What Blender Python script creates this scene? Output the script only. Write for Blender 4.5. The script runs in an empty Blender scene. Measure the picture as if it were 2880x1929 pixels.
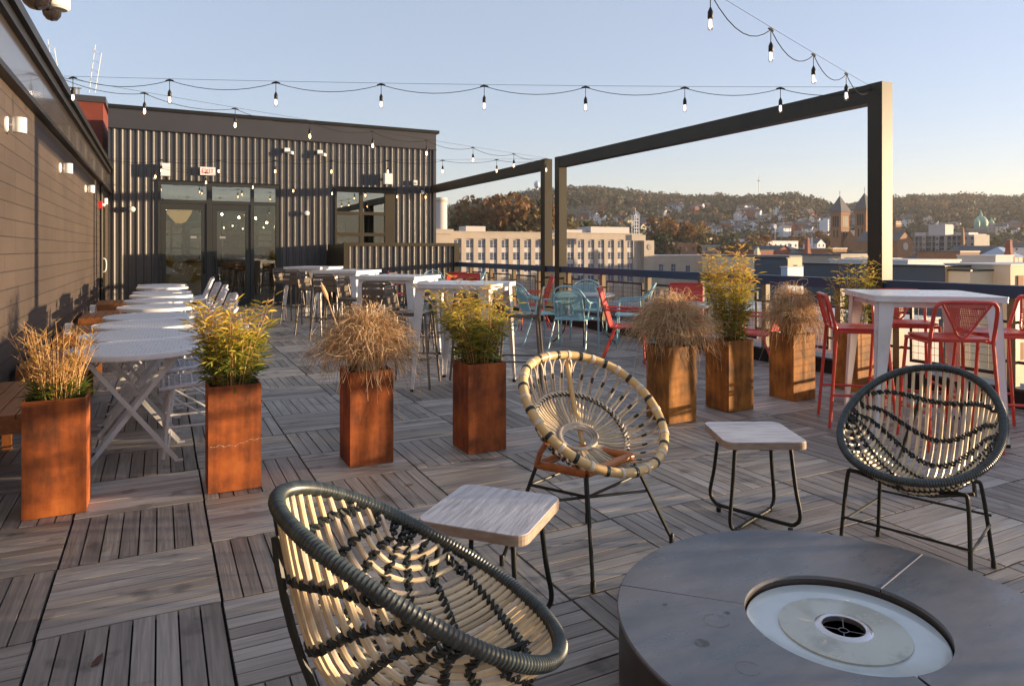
import bpy, math, random
from mathutils import Vector, Matrix
R_ = math.radians
scene = bpy.context.scene
C = scene.collection
PI = math.pi
# ------------------------------------------------------------------ helpers
def V(*a): return Vector(a)
class MB:
    def __init__(s): s.v=[]; s.f=[]; s.t=[]; s.d=[]; s.tone=.5; s.dr=0.
    def face(s, idx): s.f.append(idx); s.t.append(s.tone); s.d.append(s.dr)
    def poly(s, pts):
        n=len(s.v); s.v += [tuple(p) for p in pts]; s.face(tuple(range(n,n+len(pts))))
    def box(s, x0,y0,z0,x1,y1,z1, M=None, bottom=True):
        n=len(s.v)
        P=[(x0,y0,z0),(x1,y0,z0),(x1,y1,z0),(x0,y1,z0),(x0,y0,z1),(x1,y0,z1),(x1,y1,z1),(x0,y1,z1)]
        if M is not None: P=[tuple(M@Vector(p)) for p in P]
        s.v+=P
        F=[(4,5,6,7),(0,1,5,4),(1,2,6,5),(2,3,7,6),(3,0,4,7)]
        if bottom: F.append((3,2,1,0))
        for f in F: s.face(tuple(n+i for i in f))
    def cbox(s, cx,cy,cz,sx,sy,sz, M=None): s.box(cx-sx/2,cy-sy/2,cz-sz/2,cx+sx/2,cy+sy/2,cz+sz/2,M)
    def tube(s, pts, r, n=8, cap=True, closed=False, flat=1.0):
        pts=[Vector(p) for p in pts]; N=len(pts); rad=(lambda k: r[k]) if isinstance(r,(list,tuple)) else (lambda k: r)
        base=len(s.v); up=None
        for k,p in enumerate(pts):
            if closed: t=(pts[(k+1)%N]-pts[k-1])
            else: t=(pts[min(k+1,N-1)]-pts[max(k-1,0)])
            if t.length<1e-9: t=Vector((0,0,1))
            t.normalize()
            if up is None: up=Vector((0,0,1)) if abs(t.z)<.9 else Vector((1,0,0))
            a=up-t*up.dot(t)
            if a.length<1e-6: a=t.orthogonal()
            a.normalize(); up=a; b=t.cross(a)
            for j in range(n):
                th=2*PI*j/n; s.v.append(tuple(p+(a*math.cos(th)*flat+b*math.sin(th))*rad(k)))
        for k in range(N if closed else N-1):
            k2=(k+1)%N
            for j in range(n):
                j2=(j+1)%n; s.face((base+k*n+j,base+k*n+j2,base+k2*n+j2,base+k2*n+j))
        if cap and not closed:
            s.face(tuple(base+j for j in range(n))[::-1]); s.face(tuple(base+(N-1)*n+j for j in range(n)))
    def rod(s,a,b,r,n=8): s.tube([a,b],r,n)
    def lathe(s, prof, n=24, M=None, cap=True):
        base=len(s.v); N=len(prof)
        for (r,z) in prof:
            for j in range(n):
                th=2*PI*j/n; p=Vector((r*math.cos(th),r*math.sin(th),z)); s.v.append(tuple(M@p if M is not None else p))
        for k in range(N-1):
            for j in range(n):
                j2=(j+1)%n; s.face((base+k*n+j,base+k*n+j2,base+(k+1)*n+j2,base+(k+1)*n+j))
        if cap:
            s.face(tuple(base+j for j in range(n))[::-1]); s.face(tuple(base+(N-1)*n+j for j in range(n)))
    def prism(s, pts, z0, z1, M=None):
        n=len(pts); base=len(s.v)
        for z in (z0,z1):
            for p in pts:
                q=Vector((p[0],p[1],z)); s.v.append(tuple(M@q if M is not None else q))
        s.face(tuple(base+i for i in range(n))[::-1]); s.face(tuple(base+n+i for i in range(n)))
        for i in range(n):
            j=(i+1)%n; s.face((base+i,base+j,base+n+j,base+n+i))
    def build(s, name, mat, parent=None, world=False, smooth=False, loc=None):
        me=bpy.data.meshes.new(name)
        vs=s.v
        off=None
        if world and parent is not None: off=wloc(parent)
        elif loc is not None and world: off=Vector(loc)
        if off is not None: vs=[(x-off[0],y-off[1],z-off[2]) for x,y,z in vs]
        me.from_pydata(vs,[],s.f)
        at=me.attributes.new('tone','FLOAT','FACE'); at.data.foreach_set('value',s.t)
        if any(s.d):
            at=me.attributes.new('dir','FLOAT','FACE'); at.data.foreach_set('value',s.d)
        if smooth: me.polygons.foreach_set('use_smooth',[True]*len(me.polygons))
        me.materials.append(mat); me.update()
        if smooth:
            try: me.set_sharp_from_angle(angle=R_(40))
            except Exception: pass
        o=bpy.data.objects.new(name,me); C.objects.link(o)
        if parent is not None: o.parent=parent
        if loc is not None: o.location=loc
        return o
def wloc(o):
    v=Vector(o.location)
    while o.parent: o=o.parent; v+=Vector(o.location)
    return v
def tag(o,label=None,cat=None,group=None,kind=None):
    if label: o['label']=label
    if cat: o['category']=cat
    if group: o['group']=group
    if kind: o['kind']=kind
    return o
def empty(name,loc=(0,0,0),rz=0,label=None,cat=None,group=None):
    o=bpy.data.objects.new(name,None); C.objects.link(o); o.location=loc; o.rotation_euler=(0,0,rz); o.empty_display_size=.1
    tag(o,label,cat,group); return o
def copy_tree(o,parent=None):
    c=o.copy(); C.objects.link(c)
    if parent is not None: c.parent=parent
    for ch in list(o.children): copy_tree(ch,c)
    return c
USED=set()
def place(proto,loc,rz,label,group=None):
    """first call moves the prototype itself, later calls copy it"""
    if proto.name in USED: o=copy_tree(proto)
    else: o=proto; USED.add(proto.name)
    o.location=loc; o.rotation_euler=(0,0,rz); o['label']=label
    if group: o['group']=group
    return o
def rotz(a): return Matrix.Rotation(a,4,'Z')
def TR(x,y,z): return Matrix.Translation((x,y,z))
def lerp(a,b,t): return a+(b-a)*t
def bez(p,n):
    out=[]; m=len(p)-1
    for i in range(n+1):
        t=i/n; q=[Vector(x) for x in p]
        while len(q)>1: q=[q[k].lerp(q[k+1],t) for k in range(len(q)-1)]
        out.append(q[0])
    return out
def smoothpath(pts,n=6):
    """Catmull-Rom through pts"""
    P=[Vector(p) for p in pts]; P=[P[0]*2-P[1]]+P+[P[-1]*2-P[-2]]; out=[]
    for i in range(1,len(P)-2):
        for k in range(n):
            t=k/n; a,b,c,d=P[i-1],P[i],P[i+1],P[i+2]
            out.append(.5*((2*b)+(c-a)*t+(2*a-5*b+4*c-d)*t*t+(3*b-a-3*c+d)*t**3))
    out.append(P[-2]); return out
# ------------------------------------------------------------------ materials
def mat(name, c, rough=.6, metal=0., c2=None, vs=4., vdet=6., stretch=(1,1,1), bump=0., bs=None, spec=.5, attr=0., ramp=None, coat=0., contrast=(.35,.65), emit=None, estr=0., rvar=0., rs=6.):
    m=bpy.data.materials.new(name); m.use_nodes=True; nt=m.node_tree; N=nt.nodes; L=nt.links
    b=N['Principled BSDF']; b.inputs['Roughness'].default_value=rough; b.inputs['Metallic'].default_value=metal
    b.inputs['Specular IOR Level'].default_value=spec; b.inputs['Coat Weight'].default_value=coat
    b.inputs['Base Color'].default_value=(*c,1)
    tc=N.new('ShaderNodeTexCoord'); mp=N.new('ShaderNodeMapping'); mp.inputs['Scale'].default_value=stretch
    L.new(tc.outputs['Object'],mp.inputs['Vector']); out=None
    if c2 is not None:
        nz=N.new('ShaderNodeTexNoise'); nz.inputs['Scale'].default_value=vs; nz.inputs['Detail'].default_value=vdet; nz.inputs['Roughness'].default_value=.6
        L.new(mp.outputs['Vector'],nz.inputs['Vector'])
        rr=N.new('ShaderNodeMapRange'); rr.inputs['From Min'].default_value=contrast[0]; rr.inputs['From Max'].default_value=contrast[1]
        L.new(nz.outputs['Fac'],rr.inputs['Value'])
        mx=N.new('ShaderNodeMix'); mx.data_type='RGBA'; mx.inputs[6].default_value=(*c,1); mx.inputs[7].default_value=(*c2,1)
        L.new(rr.outputs['Result'],mx.inputs[0]); out=mx.outputs[2]
    if ramp is not None:
        a=N.new('ShaderNodeAttribute'); a.attribute_name='tone'
        cr=N.new('ShaderNodeValToRGB'); els=cr.color_ramp.elements
        while len(els)<len(ramp): els.new(1.)
        for i,(p,col) in enumerate(ramp): els[i].position=p; els[i].color=(*col,1)
        L.new(a.outputs['Fac'],cr.inputs['Fac']); out=cr.outputs['Color']
    if attr>0:
        a=N.new('ShaderNodeAttribute'); a.attribute_name='tone'
        r2=N.new('ShaderNodeMapRange'); r2.inputs['To Min'].default_value=1-attr; r2.inputs['To Max'].default_value=1+attr
        L.new(a.outputs['Fac'],r2.inputs['Value'])
        mm=N.new('ShaderNodeVectorMath'); mm.operation='SCALE'
        if out is not None: L.new(out,mm.inputs[0])
        else: mm.inputs[0].default_value=c
        L.new(r2.outputs['Result'],mm.inputs['Scale']); out=mm.outputs['Vector']
    if out is not None: L.new(out,b.inputs['Base Color'])
    if bump>0:
        nb=N.new('ShaderNodeTexNoise'); nb.inputs['Scale'].default_value=bs or vs; nb.inputs['Detail'].default_value=5
        L.new(mp.outputs['Vector'],nb.inputs['Vector'])
        bp=N.new('ShaderNodeBump'); bp.inputs['Strength'].default_value=bump; bp.inputs['Distance'].default_value=.01
        L.new(nb.outputs['Fac'],bp.inputs['Height']); L.new(bp.outputs['Normal'],b.inputs['Normal'])
    if rvar>0:
        nr=N.new('ShaderNodeTexNoise'); nr.inputs['Scale'].default_value=rs; nr.inputs['Detail'].default_value=8; nr.inputs['Roughness'].default_value=.65
        L.new(mp.outputs['Vector'],nr.inputs['Vector']); rm_=N.new('ShaderNodeMapRange'); rm_.inputs['From Min'].default_value=.35; rm_.inputs['From Max'].default_value=.65; rm_.inputs['To Min'].default_value=max(.03,rough-rvar); rm_.inputs['To Max'].default_value=min(1,rough+rvar)
        L.new(nr.outputs['Fac'],rm_.inputs['Value']); L.new(rm_.outputs['Result'],b.inputs['Roughness'])
    if emit: b.inputs['Emission Color'].default_value=(*emit,1); b.inputs['Emission Strength'].default_value=estr
    return m
def glassmat(name, tint=(.9,.95,.93), refl=.12, rough=.0):
    m=bpy.data.materials.new(name); m.use_nodes=True; nt=m.node_tree; N=nt.nodes; L=nt.links
    N.remove(N['Principled BSDF']); o=N['Material Output']
    t=N.new('ShaderNodeBsdfTransparent'); t.inputs[0].default_value=(*tint,1)
    g=N.new('ShaderNodeBsdfGlossy'); g.inputs['Roughness'].default_value=rough
    lw=N.new('ShaderNodeLayerWeight'); lw.inputs['Blend'].default_value=.35
    mr=N.new('ShaderNodeMapRange'); mr.inputs['To Min'].default_value=refl; mr.inputs['To Max'].default_value=.9
    L.new(lw.outputs['Fresnel'],mr.inputs['Value'])
    mx=N.new('ShaderNodeMixShader'); L.new(mr.outputs['Result'],mx.inputs[0]); L.new(t.outputs[0],mx.inputs[1]); L.new(g.outputs[0],mx.inputs[2])
    L.new(mx.outputs[0],o.inputs['Surface']); return m
def leafmat(name, ramp, trans=.3, rough=.7):
    m=mat(name,(.1,.1,.05),rough,ramp=ramp,spec=.2); nt=m.node_tree; N=nt.nodes; L=nt.links
    b=N['Principled BSDF']; src=b.inputs['Base Color'].links[0].from_socket
    t=N.new('ShaderNodeBsdfTranslucent'); L.new(src,t.inputs['Color'])
    mx=N.new('ShaderNodeMixShader'); mx.inputs[0].default_value=trans
    L.new(b.outputs[0],mx.inputs[1]); L.new(t.outputs[0],mx.inputs[2]); L.new(mx.outputs[0],N['Material Output'].inputs['Surface']); return m

def deckmat():
    m=bpy.data.materials.new('weathered_deck_wood'); m.use_nodes=True; nt=m.node_tree; N=nt.nodes; L=nt.links; b=N['Principled BSDF']
    tc=N.new('ShaderNodeTexCoord'); ad=N.new('ShaderNodeAttribute'); ad.attribute_name='dir'; at=N.new('ShaderNodeAttribute'); at.attribute_name='tone'
    sx=N.new('ShaderNodeSeparateXYZ'); L.new(tc.outputs['Object'],sx.inputs[0])
    def mixf(a,b_,f):
        x=N.new('ShaderNodeMix'); x.data_type='FLOAT'; L.new(f,x.inputs[0]); L.new(a,x.inputs[2]); L.new(b_,x.inputs[3]); return x.outputs[0]
    al=mixf(sx.outputs['X'],sx.outputs['Y'],ad.outputs['Fac']); ac=mixf(sx.outputs['Y'],sx.outputs['X'],ad.outputs['Fac'])
    off=N.new('ShaderNodeMath'); off.operation='MULTIPLY'; off.inputs[1].default_value=37.; L.new(at.outputs['Fac'],off.inputs[0])
    def vec(sa,sc):
        c=N.new('ShaderNodeCombineXYZ')
        for k,(src,sc_) in enumerate(((al,sa),(ac,sc))):
            mm=N.new('ShaderNodeMath'); mm.operation='MULTIPLY'; mm.inputs[1].default_value=sc_; L.new(src,mm.inputs[0]); L.new(mm.outputs[0],c.inputs[k])
        L.new(off.outputs[0],c.inputs[2]); return c.outputs[0]
    g=N.new('ShaderNodeTexNoise'); g.inputs['Scale'].default_value=1.; g.inputs['Detail'].default_value=8; g.inputs['Distortion'].default_value=.6; L.new(vec(3.,75.),g.inputs['Vector'])
    g2=N.new('ShaderNodeTexNoise'); g2.inputs['Scale'].default_value=1.; g2.inputs['Detail'].default_value=3; L.new(vec(1.6,9.),g2.inputs['Vector'])
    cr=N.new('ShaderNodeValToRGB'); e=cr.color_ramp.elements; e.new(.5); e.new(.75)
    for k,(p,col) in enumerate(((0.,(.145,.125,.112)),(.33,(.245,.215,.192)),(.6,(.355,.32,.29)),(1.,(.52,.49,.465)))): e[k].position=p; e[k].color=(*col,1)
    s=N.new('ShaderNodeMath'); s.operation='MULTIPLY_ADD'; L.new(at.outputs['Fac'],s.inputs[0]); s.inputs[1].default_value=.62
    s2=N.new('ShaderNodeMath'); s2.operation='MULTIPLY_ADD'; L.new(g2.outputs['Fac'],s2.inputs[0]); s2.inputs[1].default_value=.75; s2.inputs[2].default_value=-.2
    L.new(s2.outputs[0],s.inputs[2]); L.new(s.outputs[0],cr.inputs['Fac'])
    gr=N.new('ShaderNodeMapRange'); gr.inputs['From Min'].default_value=.3; gr.inputs['From Max'].default_value=.7; gr.inputs['To Min'].default_value=.72; gr.inputs['To Max'].default_value=1.22; L.new(g.outputs['Fac'],gr.inputs['Value'])
    v=N.new('ShaderNodeVectorMath'); v.operation='SCALE'; L.new(cr.outputs['Color'],v.inputs[0]); L.new(gr.outputs['Result'],v.inputs['Scale'])
    st=N.new('ShaderNodeTexNoise'); st.inputs['Scale'].default_value=5.; st.inputs['Detail'].default_value=4; L.new(tc.outputs['Object'],st.inputs['Vector'])
    sm=N.new('ShaderNodeMapRange'); sm.inputs['From Min'].default_value=.60; sm.inputs['From Max'].default_value=.69; sm.inputs['To Min'].default_value=1.; sm.inputs['To Max'].default_value=.55; L.new(st.outputs['Fac'],sm.inputs['Value'])
    v2=N.new('ShaderNodeVectorMath'); v2.operation='SCALE'; L.new(v.outputs[0],v2.inputs[0]); L.new(sm.outputs['Result'],v2.inputs['Scale'])
    L.new(v2.outputs[0],b.inputs['Base Color']); b.inputs['Roughness'].default_value=.5; b.inputs['Specular IOR Level'].default_value=.5
    bp=N.new('ShaderNodeBump'); bp.inputs['Strength'].default_value=.35; bp.inputs['Distance'].default_value=.004; L.new(g.outputs['Fac'],bp.inputs['Height']); L.new(bp.outputs['Normal'],b.inputs['Normal'])
    return m
def blockmat():
    m=bpy.data.materials.new('taupe_painted_block'); m.use_nodes=True; nt=m.node_tree; N=nt.nodes; L=nt.links; b=N['Principled BSDF']
    tc=N.new('ShaderNodeTexCoord'); sx=N.new('ShaderNodeSeparateXYZ'); L.new(tc.outputs['Object'],sx.inputs[0]); cb=N.new('ShaderNodeCombineXYZ')
    L.new(sx.outputs['Y'],cb.inputs[0]); L.new(sx.outputs['Z'],cb.inputs[1])
    br=N.new('ShaderNodeTexBrick'); br.inputs['Scale'].default_value=1.; br.inputs['Brick Width'].default_value=1.22; br.inputs['Row Height'].default_value=.1335; br.inputs['Mortar Size'].default_value=.0045; br.inputs['Mortar Smooth'].default_value=.2
    br.offset=.37; br.offset_frequency=3
    br.inputs['Color1'].default_value=(.058,.042,.034,1); br.inputs['Color2'].default_value=(.067,.049,.039,1); br.inputs['Mortar'].default_value=(.02,.015,.012,1)
    L.new(cb.outputs[0],br.inputs['Vector'])
    nz=N.new('ShaderNodeTexNoise'); nz.inputs['Scale'].default_value=1.3; nz.inputs['Detail'].default_value=8; L.new(tc.outputs['Object'],nz.inputs['Vector'])
    mr=N.new('ShaderNodeMapRange'); mr.inputs['From Min'].default_value=.3; mr.inputs['From Max'].default_value=.7; mr.inputs['To Min'].default_value=.82; mr.inputs['To Max'].default_value=1.15; L.new(nz.outputs['Fac'],mr.inputs['Value'])
    v=N.new('ShaderNodeVectorMath'); v.operation='SCALE'; L.new(br.outputs['Color'],v.inputs[0]); L.new(mr.outputs['Result'],v.inputs['Scale']); L.new(v.outputs[0],b.inputs['Base Color'])
    b.inputs['Roughness'].default_value=.6
    n2=N.new('ShaderNodeTexNoise'); n2.inputs['Scale'].default_value=60; L.new(tc.outputs['Object'],n2.inputs['Vector'])
    iv=N.new('ShaderNodeMath'); iv.operation='MULTIPLY_ADD'; L.new(br.outputs['Fac'],iv.inputs[0]); iv.inputs[1].default_value=-3.; L.new(n2.outputs['Fac'],iv.inputs[2])
    bp=N.new('ShaderNodeBump'); bp.inputs['Strength'].default_value=.35; bp.inputs['Distance'].default_value=.004; L.new(iv.outputs[0],bp.inputs['Height']); L.new(bp.outputs['Normal'],b.inputs['Normal'])
    return m
def rustmat(name, k=1., seed=0, yel=False):
    m=bpy.data.materials.new(name); m.use_nodes=True; nt=m.node_tree; N=nt.nodes; L=nt.links; b=N['Principled BSDF']
    tc=N.new('ShaderNodeTexCoord'); oi=N.new('ShaderNodeObjectInfo'); ad=N.new('ShaderNodeVectorMath'); ad.operation='ADD'
    sc=N.new('ShaderNodeVectorMath'); sc.operation='SCALE'; cb=N.new('ShaderNodeCombineXYZ')
    for i in range(3): L.new(oi.outputs['Random'],cb.inputs[i])
    L.new(cb.outputs[0],sc.inputs[0]); sc.inputs['Scale'].default_value=23.; L.new(tc.outputs['Object'],ad.inputs[0]); L.new(sc.outputs[0],ad.inputs[1])
    a=N.new('ShaderNodeTexNoise'); a.inputs['Scale'].default_value=5.; a.inputs['Detail'].default_value=9; a.inputs['Roughness'].default_value=.65; L.new(ad.outputs[0],a.inputs['Vector'])
    mp=N.new('ShaderNodeMapping'); mp.inputs['Scale'].default_value=(9,9,1.2); L.new(ad.outputs[0],mp.inputs['Vector'])
    w=N.new('ShaderNodeTexNoise'); w.inputs['Scale'].default_value=3.; w.inputs['Detail'].default_value=5; L.new(mp.outputs[0],w.inputs['Vector'])
    mx=N.new('ShaderNodeMath'); mx.operation='MULTIPLY_ADD'; L.new(w.outputs['Fac'],mx.inputs[0]); mx.inputs[1].default_value=.5; 
    m2=N.new('ShaderNodeMath'); m2.operation='MULTIPLY_ADD'; L.new(a.outputs['Fac'],m2.inputs[0]); m2.inputs[1].default_value=1.1; m2.inputs[2].default_value=-.28; L.new(m2.outputs[0],mx.inputs[2])
    cr=N.new('ShaderNodeValToRGB'); e=cr.color_ramp.elements; e.new(.5); e.new(.8)
    for i,(p,col) in enumerate(((.26,(.075,.028,.013)),(.44,(.19,.052,.016)),(.62,(.34,.088,.02)),(.85,(.48,.15,.037)))): e[i].position=p; col=(col[0]*1.1,col[1]*1.65,col[2]*1.3) if yel else col; e[i].color=(col[0]*k,col[1]*k,col[2]*k,1)
    L.new(mx.outputs[0],cr.inputs['Fac']); L.new(cr.outputs['Color'],b.inputs['Base Color']); b.inputs['Roughness'].default_value=.72; b.inputs['Specular IOR Level'].default_value=.3
    n2=N.new('ShaderNodeTexNoise'); n2.inputs['Scale'].default_value=120; L.new(ad.outputs[0],n2.inputs['Vector'])
    bp=N.new('ShaderNodeBump'); bp.inputs['Strength'].default_value=.15; bp.inputs['Distance'].default_value=.003; L.new(n2.outputs['Fac'],bp.inputs['Height']); L.new(bp.outputs['Normal'],b.inputs['Normal'])
    return m
MAT={}
def mk():
    M=MAT
    M['deck']=deckmat(); M['under']=mat('deck_substructure',(.012,.012,.013),.95)
    M['block']=blockmat()
    M['char']=mat('charcoal_metal_cladding',(.052,.049,.051),.33,c2=(.062,.058,.059),vs=1.5,spec=.55,bump=.03,bs=9)
    M['fascia']=mat('charcoal_metal_fascia',(.034,.034,.041),.45,c2=(.042,.041,.048),vs=.8)
    M['fascia_left']=mat('smooth_metal_fascia',(.045,.036,.033),.2,c2=(.055,.045,.04),vs=.6,spec=.8,coat=.35)
    M['black']=mat('black_metal_trim',(.010,.010,.011),.45,c2=(.016,.015,.015),vs=3,spec=.3)
    M['cord']=mat('matte_black_rubber_cord',(.02,.018,.017),.85,spec=.12)
    M['frame']=mat('bronze_black_steel',(.036,.029,.018),.47,c2=(.046,.037,.022),vs=2.5,spec=.3,bump=.03,bs=20)
    M['rail']=mat('navy_painted_rail',(.018,.042,.085),.45,c2=(.022,.05,.10),vs=3)
    M['railpost']=mat('brown_painted_rail_post',(.16,.105,.045),.5,c2=(.22,.15,.07),vs=9)
    M['panel']=mat('dark_brown_panel_frame',(.035,.018,.014),.5)
    M['doorframe']=mat('dark_green_grey_aluminium',(.028,.030,.029),.42,spec=.4)
    M['glass']=glassmat('window_glass',(.86,.92,.88),.055)
    M['glass_sky']=glassmat('coated_window_glass',(.7,.78,.74),.26)
    M['glass_far']=glassmat('tinted_far_window_glass',(.33,.38,.38),.05)
    M['glass_thin']=glassmat('clear_bulb_glass',(.97,.97,.97),.10)
    M['fil']=mat('warm_filament',(1,.8,.5),.5,emit=(1,.50,.17),estr=8.)
    M['fil_day']=mat('faint_filament',(1,.85,.65),.5,emit=(1,.72,.45),estr=3.)
    M['lit']=mat('lit_pendant_bulb',(1,.8,.5),.5,emit=(1,.72,.4),estr=18.)
    M['white']=mat('white_powder_coat',(.74,.73,.74),.34,c2=(.63,.61,.60),vs=5,vdet=10,spec=.5,contrast=(.45,.72),rvar=.12,rs=8)
    M['whitemesh']=mat('white_perforated_steel',(.70,.69,.71),.45)
    M['wicker']=mat('white_woven_cord',(.76,.75,.78),.6,c2=(.62,.61,.64),vs=60,bump=.3,bs=90)
    M['wplastic']=mat('white_plastic',(.75,.74,.72),.35)
    M['bronze']=mat('champagne_bronze_metal',(.12,.095,.075),.4,metal=.25,c2=(.15,.12,.095),vs=5,spec=.45)
    M['red']=mat('red_powder_coat',(.64,.065,.04),.38,c2=(.50,.05,.035),vs=9,vdet=9,spec=.5,rvar=.12,contrast=(.42,.7))
    M['redsling']=mat('red_mesh_sling',(.60,.07,.045),.6,c2=(.5,.05,.035),vs=120,bump=.2,bs=300)
    M['teal']=mat('teal_powder_coat',(.30,.52,.58),.35,c2=(.26,.47,.53),vs=8)
    M['greytop']=mat('grey_table_top',(.22,.22,.24),.35,c2=(.26,.26,.28),vs=5)
    M['benchwood']=mat('oiled_teak',(.34,.125,.035),.45,c2=(.24,.085,.025),vs=3,stretch=(14,1.2,14),bump=.1,bs=8)
    M['rust']=rustmat('rusted_corten_steel')
    M['rust_ochre']=rustmat('ochre_corten_steel',1.,yel=True)
    M['soil']=mat('dark_potting_soil',(.02,.015,.01),.95,bump=.8,bs=60)
    M['liner']=mat('black_plastic_liner',(.01,.01,.01),.4)
    M['tabletop']=mat('whitewashed_driftwood',(.62,.59,.60),.55,c2=(.33,.29,.29),vs=3.,vdet=9,stretch=(2.2,17,2),bump=.25,bs=5,contrast=(.42,.78))
    M['edgewood']=mat('sawn_wood_edge',(.42,.31,.24),.6,c2=(.30,.22,.17),vs=9,stretch=(2,2,9))
    M['legs']=mat('olive_black_metal_legs',(.018,.02,.017),.48,spec=.3)
    M['cane']=mat('peeled_rattan_cane',(.62,.50,.33),.42,c2=(.40,.26,.13),vs=13,vdet=8,spec=.5,contrast=(.5,.8),attr=.3,bump=.05,bs=40)
    M['canepale']=mat('pale_grey_rattan_cane',(.55,.46,.36),.45,c2=(.30,.24,.19),vs=15,vdet=8,contrast=(.48,.75),attr=.3)
    M['bamboo']=mat('natural_bamboo_pole',(.66,.45,.20),.33,c2=(.42,.22,.08),vs=6,vdet=7,spec=.5,contrast=(.5,.82))
    M['bamboo_o']=mat('orange_varnished_bamboo',(.52,.19,.05),.35,c2=(.36,.11,.03),vs=6,spec=.5)
    M['wrap']=mat('dark_green_cord_wrap',(.022,.032,.033),.36,c2=(.035,.045,.045),vs=25,spec=.7,attr=.35)
    M['bind']=mat('black_cord_binding',(.015,.02,.02),.4)
    M['bindw']=mat('pale_cord_binding',(.66,.56,.44),.5)
    M['firetop']=mat('blued_steel_tabletop',(.115,.132,.152),.36,c2=(.19,.178,.185),vs=2.4,vdet=9,stretch=(1,2.6,1),spec=.8,metal=.25,contrast=(.38,.62),bump=.06,bs=26,rvar=.14,rs=3.5)
    M['fireside']=mat('dark_bronze_steel_side',(.035,.026,.02),.4,c2=(.05,.035,.025),vs=4,spec=.6)
    M['enamel']=mat('white_enamel_pan',(.56,.61,.62),.12,c2=(.48,.52,.51),vs=5,spec=.8,coat=.5,contrast=(.45,.75),rvar=.08)
    M['enamel2']=mat('heat_stained_plate',(.48,.48,.41),.22,c2=(.24,.24,.21),vs=7,vdet=9,spec=.7,coat=.3,contrast=(.5,.72),rvar=.12)
    M['steel']=mat('heat_tinted_stainless',(.72,.69,.72),.22,metal=.85,c2=(.60,.45,.30),vs=12,contrast=(.5,.75))
    M['burner']=mat('black_burner_mesh',(.006,.006,.006),.6)
    M['exit']=mat('exit_sign_face',(.80,.72,.72),.4)
    M['exitred']=mat('exit_sign_red',(.65,.08,.10),.5)
    M['alarm']=mat('red_alarm_box',(.5,.02,.02),.35)
    M['redwall']=mat('rust_red_render',(.17,.03,.014),.7,c2=(.14,.025,.012),vs=3)
    M['interior']=mat('dark_interior_paint',(.16,.13,.10),.8)
    M['intfloor']=mat('polished_concrete_floor',(.16,.155,.14),.25,c2=(.2,.19,.17),vs=2)
    M['ceilw']=mat('pale_interior_ceiling',(.5,.46,.38),.8)
    M['barwood']=mat('bar_counter_front',(.55,.42,.22),.6)
    M['darkwood']=mat('dark_brown_wood',(.10,.05,.025),.5)
    M['shade']=mat('woven_tan_shade',(.62,.36,.13),.7,c2=(.45,.25,.09),vs=40,emit=(1,.55,.2),estr=.12)
    M['darkglass']=mat('dark_bottle_glass',(.03,.04,.03),.1,spec=.8)
    M['domeglass']=mat('tinted_camera_dome',(.02,.015,.015),.03,spec=1.,coat=1.)
    # far buildings
    M['lime']=mat('tan_limestone',(.42,.35,.285),.8,c2=(.37,.305,.245),vs=.35,vdet=8)
    M['limedk']=mat('pale_spandrel_panel',(.50,.46,.44),.8)
    M['pane']=mat('dark_window_pane',(.03,.045,.09),.12,spec=.8,c2=(.09,.11,.16),vs=.6)
    M['sash']=mat('grey_window_sash',(.35,.36,.40),.6)
    M['farwhite']=mat('white_painted_siding',(.62,.63,.66),.8)
    M['brick']=mat('brown_brick',(.30,.15,.075),.85,c2=(.25,.12,.06),vs=.8)
    M['brickred']=mat('red_brick',(.28,.09,.055),.85,c2=(.22,.07,.045),vs=.8)
    M['slate']=mat('slate_roof',(.075,.07,.08),.6,c2=(.10,.09,.095),vs=1.2)
    M['roofg']=mat('grey_green_roof',(.05,.065,.065),.7)
    M['concrete']=mat('grey_beige_concrete',(.38,.34,.30),.85,c2=(.34,.30,.27),vs=.5)
    M['copper']=mat('verdigris_copper',(.20,.36,.27),.6)
    M['stone']=mat('grey_stone',(.30,.27,.25),.85)
    M['navy']=mat('navy_grey_cladding',(.045,.058,.078),.5,c2=(.055,.068,.09),vs=.35)
    M['gold']=mat('tan_corrugated_cladding',(.44,.31,.15),.6)
    M['cream']=mat('cream_stucco',(.66,.55,.38),.85,c2=(.60,.50,.35),vs=.6)
    M['cream2']=mat('pale_roof_membrane',(.60,.57,.54),.8)
    M['ground']=mat('city_ground_asphalt',(.06,.06,.058),.9,c2=(.09,.08,.07),vs=.02)
    M['hill']=mat('hillside_earth_and_grass',(.05,.045,.025),.95,c2=(.08,.06,.035),vs=.03)
    M['bark']=mat('tree_bark',(.07,.05,.04),.9)
    M['blue']=mat('pale_blue_tank_paint',(.36,.44,.55),.5)
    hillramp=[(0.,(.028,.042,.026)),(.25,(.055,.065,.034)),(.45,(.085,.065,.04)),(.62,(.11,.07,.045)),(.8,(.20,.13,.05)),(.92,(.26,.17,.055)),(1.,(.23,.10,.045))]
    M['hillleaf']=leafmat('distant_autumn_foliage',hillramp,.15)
    M['treeleaf']=leafmat('autumn_tree_foliage',[(0.,(.045,.055,.028)),(.3,(.095,.098,.045)),(.55,(.145,.12,.055)),(.8,(.22,.15,.06)),(1.,(.18,.09,.04))],.3)
    M['greenleaf']=leafmat('dark_green_foliage',[(0.,(.02,.035,.015)),(1.,(.07,.09,.03))],.2)
    M['bambooleaf']=leafmat('yellow_green_bamboo_leaves',[(0.,(.045,.085,.02)),(.3,(.12,.17,.03)),(.55,(.40,.33,.04)),(.8,(.62,.42,.07)),(1.,(.62,.33,.12))],.4)
    M['straw']=leafmat('dry_straw_stalks',[(0.,(.30,.15,.05)),(.5,(.55,.32,.13)),(1.,(.72,.48,.24))],.25)
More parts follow.
